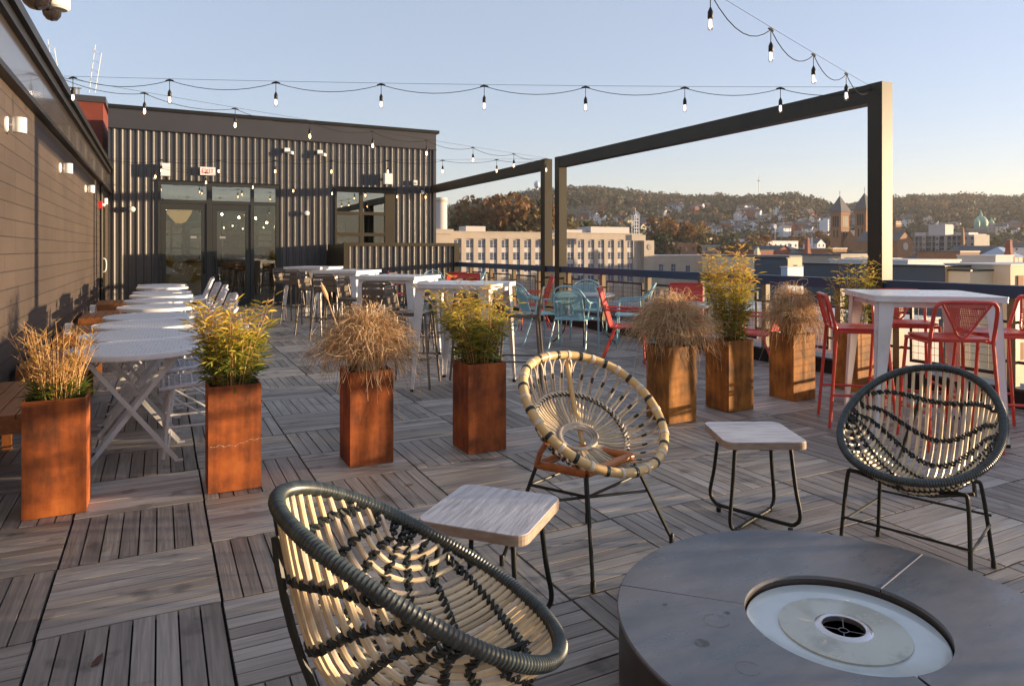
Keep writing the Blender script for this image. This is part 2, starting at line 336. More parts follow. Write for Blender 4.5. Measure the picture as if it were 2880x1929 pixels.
    M['grass']=leafmat('dry_tan_grass_blades',[(0.,(.32,.20,.10)),(.3,(.66,.46,.25)),(.65,(.86,.66,.42)),(1.,(.92,.82,.64))],.45)
mk()
# ------------------------------------------------------------------ camera geometry (photo pixels 2880x1929)
F_,YAW,VH,H=1953.,R_(26.92),702.,1.37
cy_,sy_=math.cos(YAW),math.sin(YAW)
def ratio(u):                                   # X/Y of a plan ray
    a=(u-1440)/F_; return (a*cy_+sy_)/(-a*sy_+cy_)
def at(u,v,d):                                  # real-world point d metres deep
    a=(u-1440)/F_; return Vector((d*(a*cy_+sy_), d*(-a*sy_+cy_), H-(v-VH)/F_*d))
def dep(x,y): return x*sy_+y*cy_
WX,FY,RX=-1.03,18.0,6.7                          # left wall, far facade, railing line
# ------------------------------------------------------------------ ground, deck
m=MB(); m.box(-2500,-2500,-17,2500,2500,-16); tag(m.build('ground',MAT['ground']),kind='structure')
T=.61; OX,OY=-.6419*T,4.8023*T
rd=random.Random(3)
m=MB()
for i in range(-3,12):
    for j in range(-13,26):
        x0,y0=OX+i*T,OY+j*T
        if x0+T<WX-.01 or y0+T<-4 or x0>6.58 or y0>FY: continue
        al_x=(i+j)%2==0; pitch=(T-.008)/8; w=pitch-.0065; base=rd.uniform(.28,.72)+(.13 if al_x else -.13)  # grazing sunlight painted into tile tone: boards along X lighter, along Y darker
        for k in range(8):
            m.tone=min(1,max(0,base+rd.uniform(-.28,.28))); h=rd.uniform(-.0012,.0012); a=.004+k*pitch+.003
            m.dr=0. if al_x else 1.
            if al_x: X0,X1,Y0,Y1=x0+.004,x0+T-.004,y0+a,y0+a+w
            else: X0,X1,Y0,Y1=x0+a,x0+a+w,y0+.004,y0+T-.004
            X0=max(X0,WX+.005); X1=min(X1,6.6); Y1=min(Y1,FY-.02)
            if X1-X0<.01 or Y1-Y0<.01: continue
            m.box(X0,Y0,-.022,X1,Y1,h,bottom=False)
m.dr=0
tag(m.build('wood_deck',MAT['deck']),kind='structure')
m=MB(); m.box(WX-.3,-4.5,-.3,6.9,FY+.2,-.03); tag(m.build('roof_slab',MAT['under']),kind='structure')
m=MB(); m.box(WX-8,-4.5,-16,6.88,27,-.31); o=m.build('lower_storeys',MAT['brickred']); tag(o,'red brick storeys of the building carrying the roof terrace deck','building')
# parapet curb under the railing
cb=empty('parapet_curb',(RX,7,0),label='low black parapet curb with pale metal coping under the railing',cat='curb')
m=MB(); m.box(6.60,-4,-.03,6.87,FY-.05,.15); m.build('curb',MAT['black'],cb,world=True)
m=MB(); m.box(6.585,-4,.15,6.89,FY-.05,.172); m.build('coping',MAT['fascia'],cb,world=True)
# ------------------------------------------------------------------ left building
lb=empty('brown_block_wall',(WX,8,0),label='taupe painted block wall with smooth metal fascia along the left of the terrace',cat='wall')
m=MB(); m.box(WX-.3,-4,-.03,WX,15.75,2.62); m.box(WX-.3,15.75,2.3,WX,FY-.005,2.62); m.box(WX-.3,16.85,-.03,WX,FY-.005,2.3); m.build('block_face',MAT['block'],lb,world=True)
m=MB(); m.box(WX-.25,-4,2.62,WX+.075,FY-.006,2.665); m.box(WX-.25,-4,2.665,WX+.045,FY-.006,2.70); m.build('drip_flashing',MAT['black'],lb,world=True)
m=MB()
for k in range(9): m.box(WX-.3,-4+k*2.44+.004,2.70,WX+.012,min(-4+(k+1)*2.44-.004,FY-.006),3.07)
m.build('fascia_panel',MAT['fascia_left'],lb,world=True)
m=MB(); m.box(WX-.35,-4,3.07,WX+.06,FY-.006,3.15); m.box(WX-.35,-4,3.15,WX+.105,FY-.006,3.235); m.box(WX-.3,-4,3.235,WX+.085,FY-.006,3.25); m.build('coping',MAT['black'],lb,world=True)
m=MB(); m.box(WX-8,-4,-.03,WX-.36,FY+4,3.0); m.build('roof',MAT['cream2'],lb,world=True)
dr=empty('side_door',(WX,16.3,0),label='black metal door with pale handle at the far end of the block wall',cat='door')
m=MB(); m.box(WX-.12,15.76,0,WX-.03,16.84,2.28); m.build('door_leaf',MAT['black'],dr,world=True)
m=MB(); m.box(WX-.03,15.755,0,WX+.02,15.83,2.29); m.box(WX-.03,16.77,0,WX+.02,16.845,2.29); m.box(WX-.03,15.83,2.22,WX+.02,16.77,2.29); m.build('frame',MAT['frame'],dr,world=True)
m=MB(); m.tube(smoothpath([(WX-.03,16.02,.93),(WX+.07,16.02,.95),(WX+.07,16.02,1.17),(WX-.03,16.02,1.19)],5),.012,8); m.build('handle',MAT['wplastic'],dr,world=True,smooth=True)
m=MB(); m.rod((WX+.03,15.62,0),(WX+.03,15.62,2.6),.028,10); m.rod((WX+.03,15.5,0),(WX+.03,15.5,2.6),.012,8)
for z in (.6,1.2,1.8): m.cbox(WX+.02,15.62,z,.04,.09,.03)
tag(m.build('wall_conduit',MAT['black'],smooth=True),'black conduit pipe running up the block wall beside the side door','pipe')
for k,y in enumerate((6.38,9.52,12.6,15.68)):
    if k==0:
        wl=empty('wall_light',(WX,y,2.31))
        m=MB(); m.lathe([(.062,0),(.062,.012),(.05,.022)],20,Matrix.Rotation(PI/2,4,'Y')); m.build('back_plate',MAT['wplastic'],wl,smooth=True)
        m=MB(); m.rod((.02,0,0),(.045,0,0),.012); m.build('arm',MAT['wplastic'],wl,smooth=True)
        m=MB(); m.lathe([(.043,-.058),(.046,-.055),(.046,.055),(.043,.058)],20,TR(.086,0,0)); m.build('cylinder_shade',MAT['white'],wl,smooth=True)
        wl['category']='wall light'
    place(wl,(WX,y,2.31),0,['nearest white cylinder light on the brown block wall','second white cylinder light along the brown block wall','third white cylinder light along the brown block wall','farthest white cylinder light above the red alarm box'][k],'cylinder lights along the block wall')
al=empty('fire_alarm',(WX,15.35,2.22),label='small red alarm box on the block wall by the side door',cat='alarm')
m=MB(); m.box(0,-.06,-.07,.06,.06,.07); m.build('housing',MAT['alarm'],al)
m=MB(); m.lathe([(.03,0),(.03,.03),(.01,.05)],12,TR(.06,0,0)@Matrix.Rotation(PI/2,4,'Y')); m.build('strobe',MAT['wplastic'],al)
# dome cameras hanging over the near left corner
dc=empty('dome_camera',(-.56,4.27,2.685),label='white security dome camera hanging at the top left near the wall',cat='camera')
m=MB(); m.lathe([(.05,.16),(.085,.15),(.095,.06),(.092,.0),(.075,-.012)],28); m.build('body',MAT['wplastic'],dc,smooth=True)
m=MB(); m.lathe([(.072,-.012),(.070,-.035),(.058,-.062),(.035,-.082),(.008,-.09)],24); m.build('dome',MAT['domeglass'],dc,smooth=True)
m=MB(); m.lathe([(.05,.06),(.062,.045),(.062,-.02),(.05,-.03)],20,TR(.075,.10,-.015)); m.build('side_module',MAT['wplastic'],dc,smooth=True)
m=MB(); m.lathe([(.045,-.03),(.04,-.055),(.025,-.075),(.005,-.082)],20,TR(.055,.09,-.03)); m.build('side_dome',MAT['domeglass'],dc,smooth=True)
m=MB(); m.tube(smoothpath([(0,0,.15),(0,0,.30),(-.08,0,.42),(-.38,0,.44)],5),.02,10); m.build('bracket',MAT['wplastic'],dc,smooth=True)
# ------------------------------------------------------------------ far pavilion with ribbed cladding
def ribs(m,x0,x1,z0,z1,y,pitch=.1573,phase=0.):
    x=x0; P=[(x0,y)]; k=math.ceil((x0-phase)/pitch)
    while True:
        c=phase+k*pitch
        for dx,dy in ((-.036,0),(-.018,-.021),(.010,-.021),(.033,0)):
            if x0<c+dx<x1: P.append((c+dx,y+dy))
        k+=1
        if c>x1: break
    P.append((x1,y))
    for a,b in zip(P[:-1],P[1:]): m.poly([(a[0],a[1],z0),(b[0],b[1],z0),(b[0],b[1],z1),(a[0],a[1],z1)])
fb=empty('ribbed_metal_pavilion',(2.9,FY,0),label='single storey pavilion clad in charcoal ribbed metal facing the terrace',cat='building')
m=MB(); ph=2.70
X0,X1=WX+.005,6.74
ribs(m,X0,-.03,0,4.1,FY,phase=ph); ribs(m,-.03,2.64,2.95,4.1,FY,phase=ph); ribs(m,2.64,4.02,0,4.1,FY,phase=ph); ribs(m,4.02,5.59,2.97,4.1,FY,phase=ph); ribs(m,5.59,X1,0,4.1,FY,phase=ph); ribs(m,4.02,5.59,0,.95,FY,phase=ph)
m.build('ribbed_cladding',MAT['char'],fb,world=True)
m=MB(); m.box(X0,FY-.045,4.1,6.78,FY+.1,4.55); m.box(6.70,FY-.045,0,6.78,FY+.1,4.1); m.build('fascia',MAT['fascia'],fb,world=True)
m=MB(); m.box(X0,FY-.09,4.55,6.86,26.2,4.63); m.box(X0,FY-.055,4.09,6.79,FY-.045,4.11); m.box(-.07,FY-.055,2.945,2.68,FY-.034,2.985); m.box(3.99,FY-.055,2.955,5.62,FY-.034,3.0); m.build('coping',MAT['black'],fb,world=True)
m=MB(); m.box(6.70,FY+.1,-.03,6.78,26,4.55); m.box(WX-.3,FY+.1,2.98,6.70,26,3.1);m.build('side_wall',MAT['fascia'],fb,world=True)
# interior
m=MB(); m.box(-1.3,FY+.1,-.03,6.70,26,.0); m.build('interior_floor',MAT['intfloor'],fb,world=True)
m=MB(); m.box(-1.3,FY+.12,2.93,6.70,25.9,2.975); m.build('interior_ceiling',MAT['ceilw'],fb,world=True)
m=MB(); m.box(-1.35,FY+.1,0,-1.3,26,2.97)
for a,b in ((-1.3,-.6),(1.3,1.9),(3.7,4.2),(6.2,6.7)): m.box(a,25.9,0,b,26,2.93)
m.box(-.6,25.9,0,6.2,26,.95); m.box(-.6,25.9,2.35,6.2,26,2.93); m.build('interior_wall',MAT['interior'],fb,world=True)
m=MB()
for a,b in ((-.6,1.3),(1.9,3.7),(4.2,6.2)):
    for k in range(3): x=a+(b-a)*k/2; m.box(x-.025,25.92,.95,x+.025,25.98,2.35)
    for k in range(4): z=.95+1.4*k/3; m.box(a,25.93,z-.02,b,25.97,z+.02)
m.build('far_window_grid',MAT['black'],fb,world=True)
m=MB(); m.box(-.6,25.985,.95,6.2,25.99,2.35); m.build('far_window_glass',MAT['glass_far'],fb,world=True)
# door unit: two leaves, sidelight, transoms
du=empty('glass_entrance',(1.3,FY,0),label='dark framed glass double door with sidelight and transoms in the pavilion front',cat='door')
m=MB(); y0,y1=FY-.05,FY+.09
for a,b in ((-.03,.03),(1.0,1.12),(1.98,2.06),(2.57,2.64)): m.box(a,y0,0,b,y1,2.95)
for a,b in ((.03,1.0),(1.12,1.98),(2.06,2.57)): m.box(a,y0+.002,2.88,b,y1,2.95); m.box(a,y0+.002,2.45,b,y1,2.53); m.box(a,y0+.002,0,b,y1,.03)
m.build('frame',MAT['doorframe'],du,world=True)
m=MB()
for a,b in ((.03,1.0),(1.12,1.98),(2.06,2.57)): m.box(a,FY+.0,2.53,b,FY+.012,2.88)
m.build('transom_glass',MAT['glass_sky'],du,world=True)
m=MB(); m.box(2.06,FY,.03,2.57,FY+.012,2.45); m.build('sidelight_glass',MAT['glass'],du,world=True)
for n,(a,b,hs) in enumerate(((.035,.995,1),(1.125,1.975,-1))):
    d=empty('door_leaf',(a-1.3,0,0)); d.parent=du
    m=MB(); w=b-a; m.box(0,-.03,.035,.10,.04,2.445); m.box(w-.11,-.03,.035,w,.04,2.445); m.box(.10,-.028,.035,w-.11,.038,.19); m.box(.10,-.028,2.30,w-.11,.038,2.445); m.build('stile',MAT['doorframe'],d)
    m=MB(); m.box(.10,0,.19,w-.11,.012,2.30); m.build('glass_pane',MAT['glass'],d)
    hx=w-.055 if n==0 else .06
    m=MB(); m.tube(smoothpath([(hx,-.03,.82),(hx,-.10,.84),(hx,-.10,1.16),(hx,-.03,1.18)],5),.014,8); m.build('pull_handle',MAT['black'],d,smooth=True)
    m=MB(); m.rod((.09,.07,1.08),(w-.1,.07,1.08),.014); m.build('push_bar',MAT['black'],d)
    m=MB(); m.cbox(.10+(w-.21)*(.78 if n==0 else .2),-.004,1.66,.13,.006,.05); m.build('notice_sticker',MAT['greytop'],d)
# roll up window
wu=empty('bar_window',(4.8,FY,0),label='black framed sectional window with small panes behind the ribbed screen',cat='window')
m=MB(); m.box(4.02,y0,.95,4.07,y1,2.96); m.box(5.34,y0,.95,5.59,y1,2.96); m.box(4.07,y0,2.86,5.34,y1,2.96)
for z in (.95,1.72,2.27): m.box(4.07,y0+.004,z,5.34,y1-.004,z+.085)
m.box(4.66,y0+.008,.95,4.75,y1-.008,2.86); m.build('frame',MAT['frame'],wu,world=True)
m=MB(); m.box(4.07,FY,1.05,5.34,FY+.01,2.27); m.build('glass',MAT['glass'],wu,world=True)
m=MB(); m.box(4.07,FY,2.355,5.34,FY+.01,2.86); m.build('top_glass',MAT['glass_sky'],wu,world=True)
for s_ in (1,):
    m=MB(); m.box(4.1,FY+.5,.0,5.5,FY+1.1,1.02); m.box(4.1,FY+.45,1.02,5.6,FY+1.15,1.06); tag(m.build('window_bar_counter',MAT['darkwood']),'dark counter just inside the black framed bar window','counter')
rdm=random.Random(8)
bt=MB(); bt.lathe([(.035,0),(.036,.17),(.03,.20),(.012,.24),(.013,.30)],12)
proto=None
for k in range(9):
    x=4.2+k*.125; 
    if proto is None:
        proto=bt.build('glass_bottle',MAT['darkglass'],smooth=True); proto['category']='bottle'; o=proto
    else: o=proto.copy(); C.objects.link(o)
    o.location=(x,FY+.75+rdm.uniform(-.12,.12),1.06); sc=rdm.uniform(.8,1.15); o.scale=(1,1,sc)
    o['label']='small dark bottle standing on the counter inside the bar window'; o['group']='bottles inside the bar window'
# interior furniture
bc=empty('bar_counter',(1,24.2,0),label='long pale fronted bar counter seen through the glass doors',cat='counter')
m=MB(); m.box(-1.2,24.3,0,1.6,24.9,1.0); m.build('front',MAT['barwood'],bc,world=True)
m=MB(); m.box(-1.25,24.2,1.0,1.65,25,1.06); m.build('top',MAT['darkwood'],bc,world=True)
ht=empty('high_table',(3.4,23.2,0),label='long high communal table inside behind the right glass door',cat='table')
m=MB(); m.box(1.9,22.8,.98,5.6,23.5,1.04); m.build('top',MAT['darkwood'],ht,world=True)
for x in (2.0,5.5):
    m=MB(); m.box(x-.03,22.9,0,x+.03,23.4,.98); m.build('leg',MAT['black'],ht,world=True)
st=None
for k in range(7):
    if st is None:
        st=empty('wooden_bar_stool'); st['category']='bar stool'
        m=MB(); m.cbox(0,0,.72,.34,.34,.035); m.build('seat',MAT['benchwood'],st)
        m=MB(); m.cbox(0,.16,.92,.34,.02,.14); m.box(-.16,.15,.73,-.14,.17,.95); m.box(.14,.15,.73,.16,.17,.95); m.build('backrest',MAT['benchwood'],st)
        for sx in (-1,1):
            for sy in (-1,1):
                m=MB(); m.rod((sx*.15,sy*.15,.71),(sx*.20,sy*.20,0),.012); m.build('leg',MAT['darkwood'],st)
        m=MB(); 
        for a,b in (((-.18,-.18),(.18,-.18)),((.18,-.18),(.18,.18)),((.18,.18),(-.18,.18)),((-.18,.18),(-.18,-.18))): m.rod((*a,.28),(*b,.28),.008)
        m.build('footrest',MAT['darkwood'],st)
    x=1.8+k*.55 if k<5 else 2.2+(k-5)*.9; y=22.3 if k<5 else 23.9
    place(st,(x,y,0),PI if k<5 else 0,'wooden bar stool at the high table inside the pavilion','wooden stools inside the pavilion')
pl=None
for k,(x,y,z) in enumerate([(2.05,21.5,2.3),(2.3,21.9,2.25),(2.6,22.3,2.32),(2.95,22.5,2.2),(3.3,22.7,2.3),(3.7,22.8,2.25),(1.3,22.2,2.6),(1.7,22.9,2.45),(.5,21.9,2.55),(.15,21.4,2.5),(4.2,22.2,2.3),(4.6,22.4,2.2)]):
    if pl is None:
        pl=empty('pendant_lamp'); pl['category']='pendant lamp'
        m=MB(); m.rod((0,0,.08),(0,0,.62),.004,6); m.build('cord',MAT['black'],pl)
        m=MB(); m.lathe([(.018,.03),(.018,.09)],8); m.build('socket',MAT['black'],pl)
        m=MB(); m.lathe([(.012,.03),(.028,.0),(.026,-.02),(.008,-.04)],10); m.build('bulb',MAT['lit'],pl,smooth=True)
    place(pl,(x,y,z),0,'lit bare bulb pendant hanging inside the pavilion','pendant lamps inside the pavilion')
sh=empty('woven_lampshade',(.45,20.6,2.35),label='large woven tan conical lampshade hanging behind the left glass door',cat='lampshade')
m=MB(); m.lathe([(.17,-.22),(.27,-.12),(.3,0),(.22,.22),(.1,.42)],24,Matrix.Rotation(R_(50),4,'Y')); m.build('shade',MAT['shade'],sh,smooth=True)
m=MB(); m.rod((.2,0,.2),(.2,0,.58),.006); m.build('cord',MAT['black'],sh)
# items on facade
def sconce(x,lab):
    o=empty('round_sconce',(x,FY-.05,2.28),label=lab,cat='wall light',group='round white sconces on the pavilion')
    m=MB(); m.lathe([(.04,.0),(.05,.01),(.05,.02)],20,Matrix.Rotation(PI/2,4,'X')); m.build('base',MAT['wplastic'],o,smooth=True)
    m=MB(); m.lathe([(.058,.02),(.066,.05),(.064,.09),(.05,.115),(.02,.125)],20,Matrix.Rotation(PI/2,4,'X')); m.build('globe',MAT['white'],o,smooth=True)
sconce(-.55,'round white sconce left of the glass entrance'); sconce(3.3,'round white sconce between the entrance and the bar window')
def speaker(x,z,lab,w=.2,h=.29):
    o=empty('wall_speaker',(x,FY-.03,z),label=lab,cat='speaker',group='white wall speakers on the pavilion')
    m=MB(); m.cbox(0,-.14,0,w,.15,h); m.build('cabinet',MAT['wplastic'],o)
    m=MB(); m.cbox(0,-.217,0,w*.9,.004,h*.92); m.build('grille',MAT['whitemesh'],o)
    m=MB(); m.cbox(-.0,-.03,0,.05,.07,.05); m.build('bracket',MAT['black'],o)
speaker(.12,3.2,'white box speaker above the left glass door'); speaker(5.38,3.23,'white box speaker above the right end of the bar window',.22,.28)
ex=empty('exit_sign',(1.02,FY-.03,3.22),label='white exit sign with red letters above the glass entrance',cat='exit sign')
m=MB(); m.cbox(0,-.06,0,.33,.05,.19); m.build('sign_box',MAT['exit'],ex)
m=MB(); m.cbox(-.1,-.02,0,.05,.05,.06); m.build('bracket',MAT['black'],ex)
cu=bpy.data.curves.new('exit_text','FONT'); cu.body='EXIT'; cu.size=.145; cu.align_x='CENTER'; cu.align_y='CENTER'; cu.extrude=.0015
to=bpy.data.objects.new('tmp',cu); C.objects.link(to); dg=bpy.context.evaluated_depsgraph_get(); me=bpy.data.meshes.new_from_object(to.evaluated_get(dg)); bpy.data.objects.remove(to)
me.materials.clear(); me.materials.append(MAT['exitred']); lo=bpy.data.objects.new('lettering',me); C.objects.link(lo); lo.parent=ex; lo.rotation_euler=(PI/2,0,0); lo.location=(0,-.088,0); lo.scale=(.9,1,1)
def facam(x,lab):
    o=empty('bullet_camera',(x,FY-.03,3.80),label=lab,cat='camera',group='white security cameras on the pavilion')
    m=MB(); m.cbox(-.04,-.05,.03,.13,.09,.11); m.build('mount_box',MAT['wplastic'],o)
    m=MB(); m.lathe([(.03,.05),(.055,.03),(.058,-.02),(.05,-.035)],16,TR(.05,-.13,-.04)); m.build('housing',MAT['wplastic'],o,smooth=True)
    m=MB(); m.lathe([(.045,-.035),(.035,-.06),(.01,-.075)],16,TR(.05,-.13,-.04)); m.build('lens_dome',MAT['domeglass'],o,smooth=True)
facam(2.87,'white security camera on the pavilion, left of the pair'); facam(3.67,'white security camera on the pavilion, right of the pair')
o=empty('motion_sensor',(6.16,FY-.03,3.17),label='small white motion sensor high beside the bar window',cat='sensor')
m=MB(); m.cbox(0,-.06,0,.1,.08,.13); m.build('housing',MAT['wplastic'],o); m=MB(); m.cbox(0,-.105,-.02,.05,.01,.05); m.build('lens',MAT['greytop'],o)
o=empty('flood_light',(6.32,FY-.03,2.93),label='small black and white flood light near the right corner of the pavilion',cat='flood light')
m=MB(); m.cbox(0,-.05,0,.05,.1,.05); m.build('bracket',MAT['black'],o); m=MB(); m.lathe([(.03,-.05),(.045,.05)],12,TR(.02,-.12,0)@Matrix.Rotation(R_(110),4,'X')); m.build('lamp_head',MAT['wplastic'],o)
# rust red block, ladders, louvre behind
rb=empty('rust_red_penthouse',(-2,21,3),label='rust red rendered penthouse with dark coping rising behind the block wall',cat='building')
m=MB(); m.box(-3.6,20.2,3,-1.26,24,5.05); m.build('wall',MAT['redwall'],rb,world=True)
m=MB(); m.box(-3.65,20.15,5.05,-1.2,24,5.20); m.build('coping',MAT['fascia'],rb,world=True)
m=MB(); m.box(-3.5,20.16,4.75,-2.0,20.2,4.79); m.rod((-1.95,20.12,3.2),(-1.95,20.12,5.3),.022); m.build('vent_pipe',MAT['wplastic'],rb,world=True)
lv=MB()
for k in range(14): lv.box(-2.95+k*.085,20.6,5.20,-2.90+k*.085,20.64,5.45)
lv.box(-2.95,20.6,5.43,-1.75,20.64,5.46); tag(lv.build('rooftop_louvre',MAT['greytop']),'grey slatted louvre screen on the rust red penthouse roof','louvre')
def rails(u0,u1,v0,v1,d,lab,lean):
    a,b=at(u0,v1,d),at(u1,v0,d); w=.19
    o=empty('roof_ladder',a,label=lab,cat='ladder',group='thin white roof ladders on the skyline')
    dx=Vector((cy_,-sy_,0)); L=b.z-a.z
    p=[Vector((0,0,0)),Vector((lean*cy_,-lean*sy_,L))]
    for k,s_ in enumerate((0,w)):
        m=MB(); m.tube([p[0]+dx*s_,p[1]+dx*s_+Vector((0,0,-.25*k))],.009,6); m.build('rail',MAT['wplastic'],o)
    for k in range(5):
        t=(k+.6)/5.2; q=p[0].lerp(p[1],t); m=MB(); m.tube([q,q+dx*w+Vector((0,0,-.12))],.007,5); m.build('rung',MAT['wplastic'],o)
rails(150,160,112,232,20,'thin white roof ladder at the far left skyline',-.16); rails(250,268,127,262,21.5,'thin white roof ladder above the rust red penthouse',.2)
# ribbed screen in front of the bar window
sc_=empty('ribbed_screen',(5.2,16.2,0),label='low charcoal ribbed metal screen wall in front of the bar window',cat='screen wall')
m=MB(); ribs(m,3.92,6.58,.0,1.45,16.2,phase=3.955); m.build('ribbed_panel',MAT['char'],sc_,world=True)
m=MB(); m.box(3.82,16.15,0,3.92,16.26,1.53); m.box(6.58,16.15,0,6.72,16.26,1.53); m.box(3.92,16.155,1.45,6.58,16.26,1.53); m.box(3.92,16.21,0,6.58,16.255,1.45); m.build('frame',MAT['frame'],sc_,world=True)
m=MB(); m.box(3.83,16.26,0,3.91,FY-.05,1.50); m.build('return_panel',MAT['frame'],sc_,world=True)
m=MB(); m.box(6.62,16.26,0,6.72,FY-.05,1.53); m.build('return_panel',MAT['frame'],sc_,world=True)
# ------------------------------------------------------------------ pergola frames and railing
def frame(y0,y1,ztop,lab,far_post=True,near_post=True):
    o=empty('steel_portal_frame',(RX,y0,0),label=lab,cat='steel frame'); w=.165
    for nm,y,ok in (('post',y0,near_post),('post',y1,far_post)):
        if not ok: continue
        m=MB(); m.box(RX-w/2,y-w/2,.0,RX+w/2,y+w/2,ztop); m.build('post',MAT['frame'],o,world=True)
        m=MB(); m.box(RX-w/2-.06,y-w/2-.06,.0,RX+w/2+.06,y+w/2+.06,.2); m.build('base_plate',MAT['frame'],o,world=True)
    m=MB(); m.box(RX-w/2+.004,y0+(w/2 if near_post else 0),ztop-.2,RX+w/2-.004,y1-(w/2 if far_post else 0),ztop-.003); m.build('beam',MAT['frame'],o,world=True)
frame(4.72,11.18,3.10,'tall dark steel frame spanning the near half of the railing')
frame(11.72,17.93,3.12,'dark steel frame running from the middle of the railing to the pavilion',far_post=False)
ral=empty('terrace_railing',(RX,7,0),label='navy topped railing with brown posts and wire mesh panels along the right edge',cat='railing')
m=MB(); m.box(RX-.055,-3.5,.945,RX+.055,16.14,1.055); m.build('top_rail',MAT['rail'],ral,world=True)
ys=[15.4,14.24,13.1,12.0,10.9,9.8,8.57,7.4,6.25,5.2,4.52,3.45,2.35,1.25,.15,-.95,-2.05]
for y in ys:
    m=MB(); m.box(RX-.035,y-.035,.172,RX+.035,y+.035,.945); m.build('rail_post',MAT['railpost'],ral,world=True)
for a,b in zip(ys[:-1],ys[1:]):
    if a-b<.6: continue
    y1,y0_=a-.13,b+.13; x=RX; fr=.028
    m=MB(); 
    m.box(x-.014,y0_,.25,x+.014,y1,.28); m.box(x-.014,y0_,.82,x+.014,y1,.85); m.box(x-.014,y0_,.28,x+.014,y0_+fr,.82); m.box(x-.014,y1-fr,.28,x+.014,y1,.82)
    for z in (.37,.72): m.box(x-.01,b+.035,z,x+.01,y0_,z+.025); m.box(x-.01,y1,z,x+.01,a-.035,z+.025)
    pf=m.build('panel_frame',MAT['panel'],ral,world=True)
    m=MB(); n=int((y1-y0_)/.075)
    for k in range(1,n): yy=y0_+(y1-y0_)*k/n; m.box(x-.0018,yy-.0018,.28,x+.0018,yy+.0018,.82)
    for k in range(1,8): z=.28+.54*k/8; m.box(x-.0018,y0_,z-.0018,x+.0018,y1,z+.0018)
    me_=m.build('wire_mesh',MAT['panel'],None,world=False); me_.parent=pf
    me_.location=-(wloc(ral))
# ------------------------------------------------------------------ rattan lounge chairs
def rimpt(th,S):
    cz,tilt,a,b,k,e,k2=S; si,co=math.sin(th),math.cos(th)
    return Vector((a*co*(1+e*si), b*si*math.cos(tilt), cz+b*si*math.sin(tilt)+k*co*co+k2*si*co*co))
def rope(m,pts,r=.0056,off=.0092,pitch=.036,n=5):
    """two strands twisted round a path"""
    P=[Vector(p) for p in pts]; Ls=[0.]
    for a,b in zip(P[:-1],P[1:]): Ls.append(Ls[-1]+(b-a).length)
    tot=Ls[-1]; N=max(6,int(tot/(pitch/5))); Q=[]
    k=0
    for i in range(N+1):
        l=tot*i/N
        while k<len(Ls)-2 and Ls[k+1]<l: k+=1
        f=(l-Ls[k])/max(1e-9,Ls[k+1]-Ls[k]); Q.append((P[k].lerp(P[k+1],f),l))
    for ph in (0,PI):
        out=[]; up=Vector((0,0,1))
        for i,(q,l) in enumerate(Q):
            t=(Q[min(i+1,N)][0]-Q[max(i-1,0)][0])
            if t.length<1e-9: t=Vector((1,0,0))
            t.normalize(); a=up-t*up.dot(t)
            if a.length<1e-4: a=t.orthogonal()
            a.normalize(); b=t.cross(a); th=2*PI*l/pitch+ph
            out.append(q+a*math.cos(th)*off+b*math.sin(th)*off)
        m.tube(out,r,n)
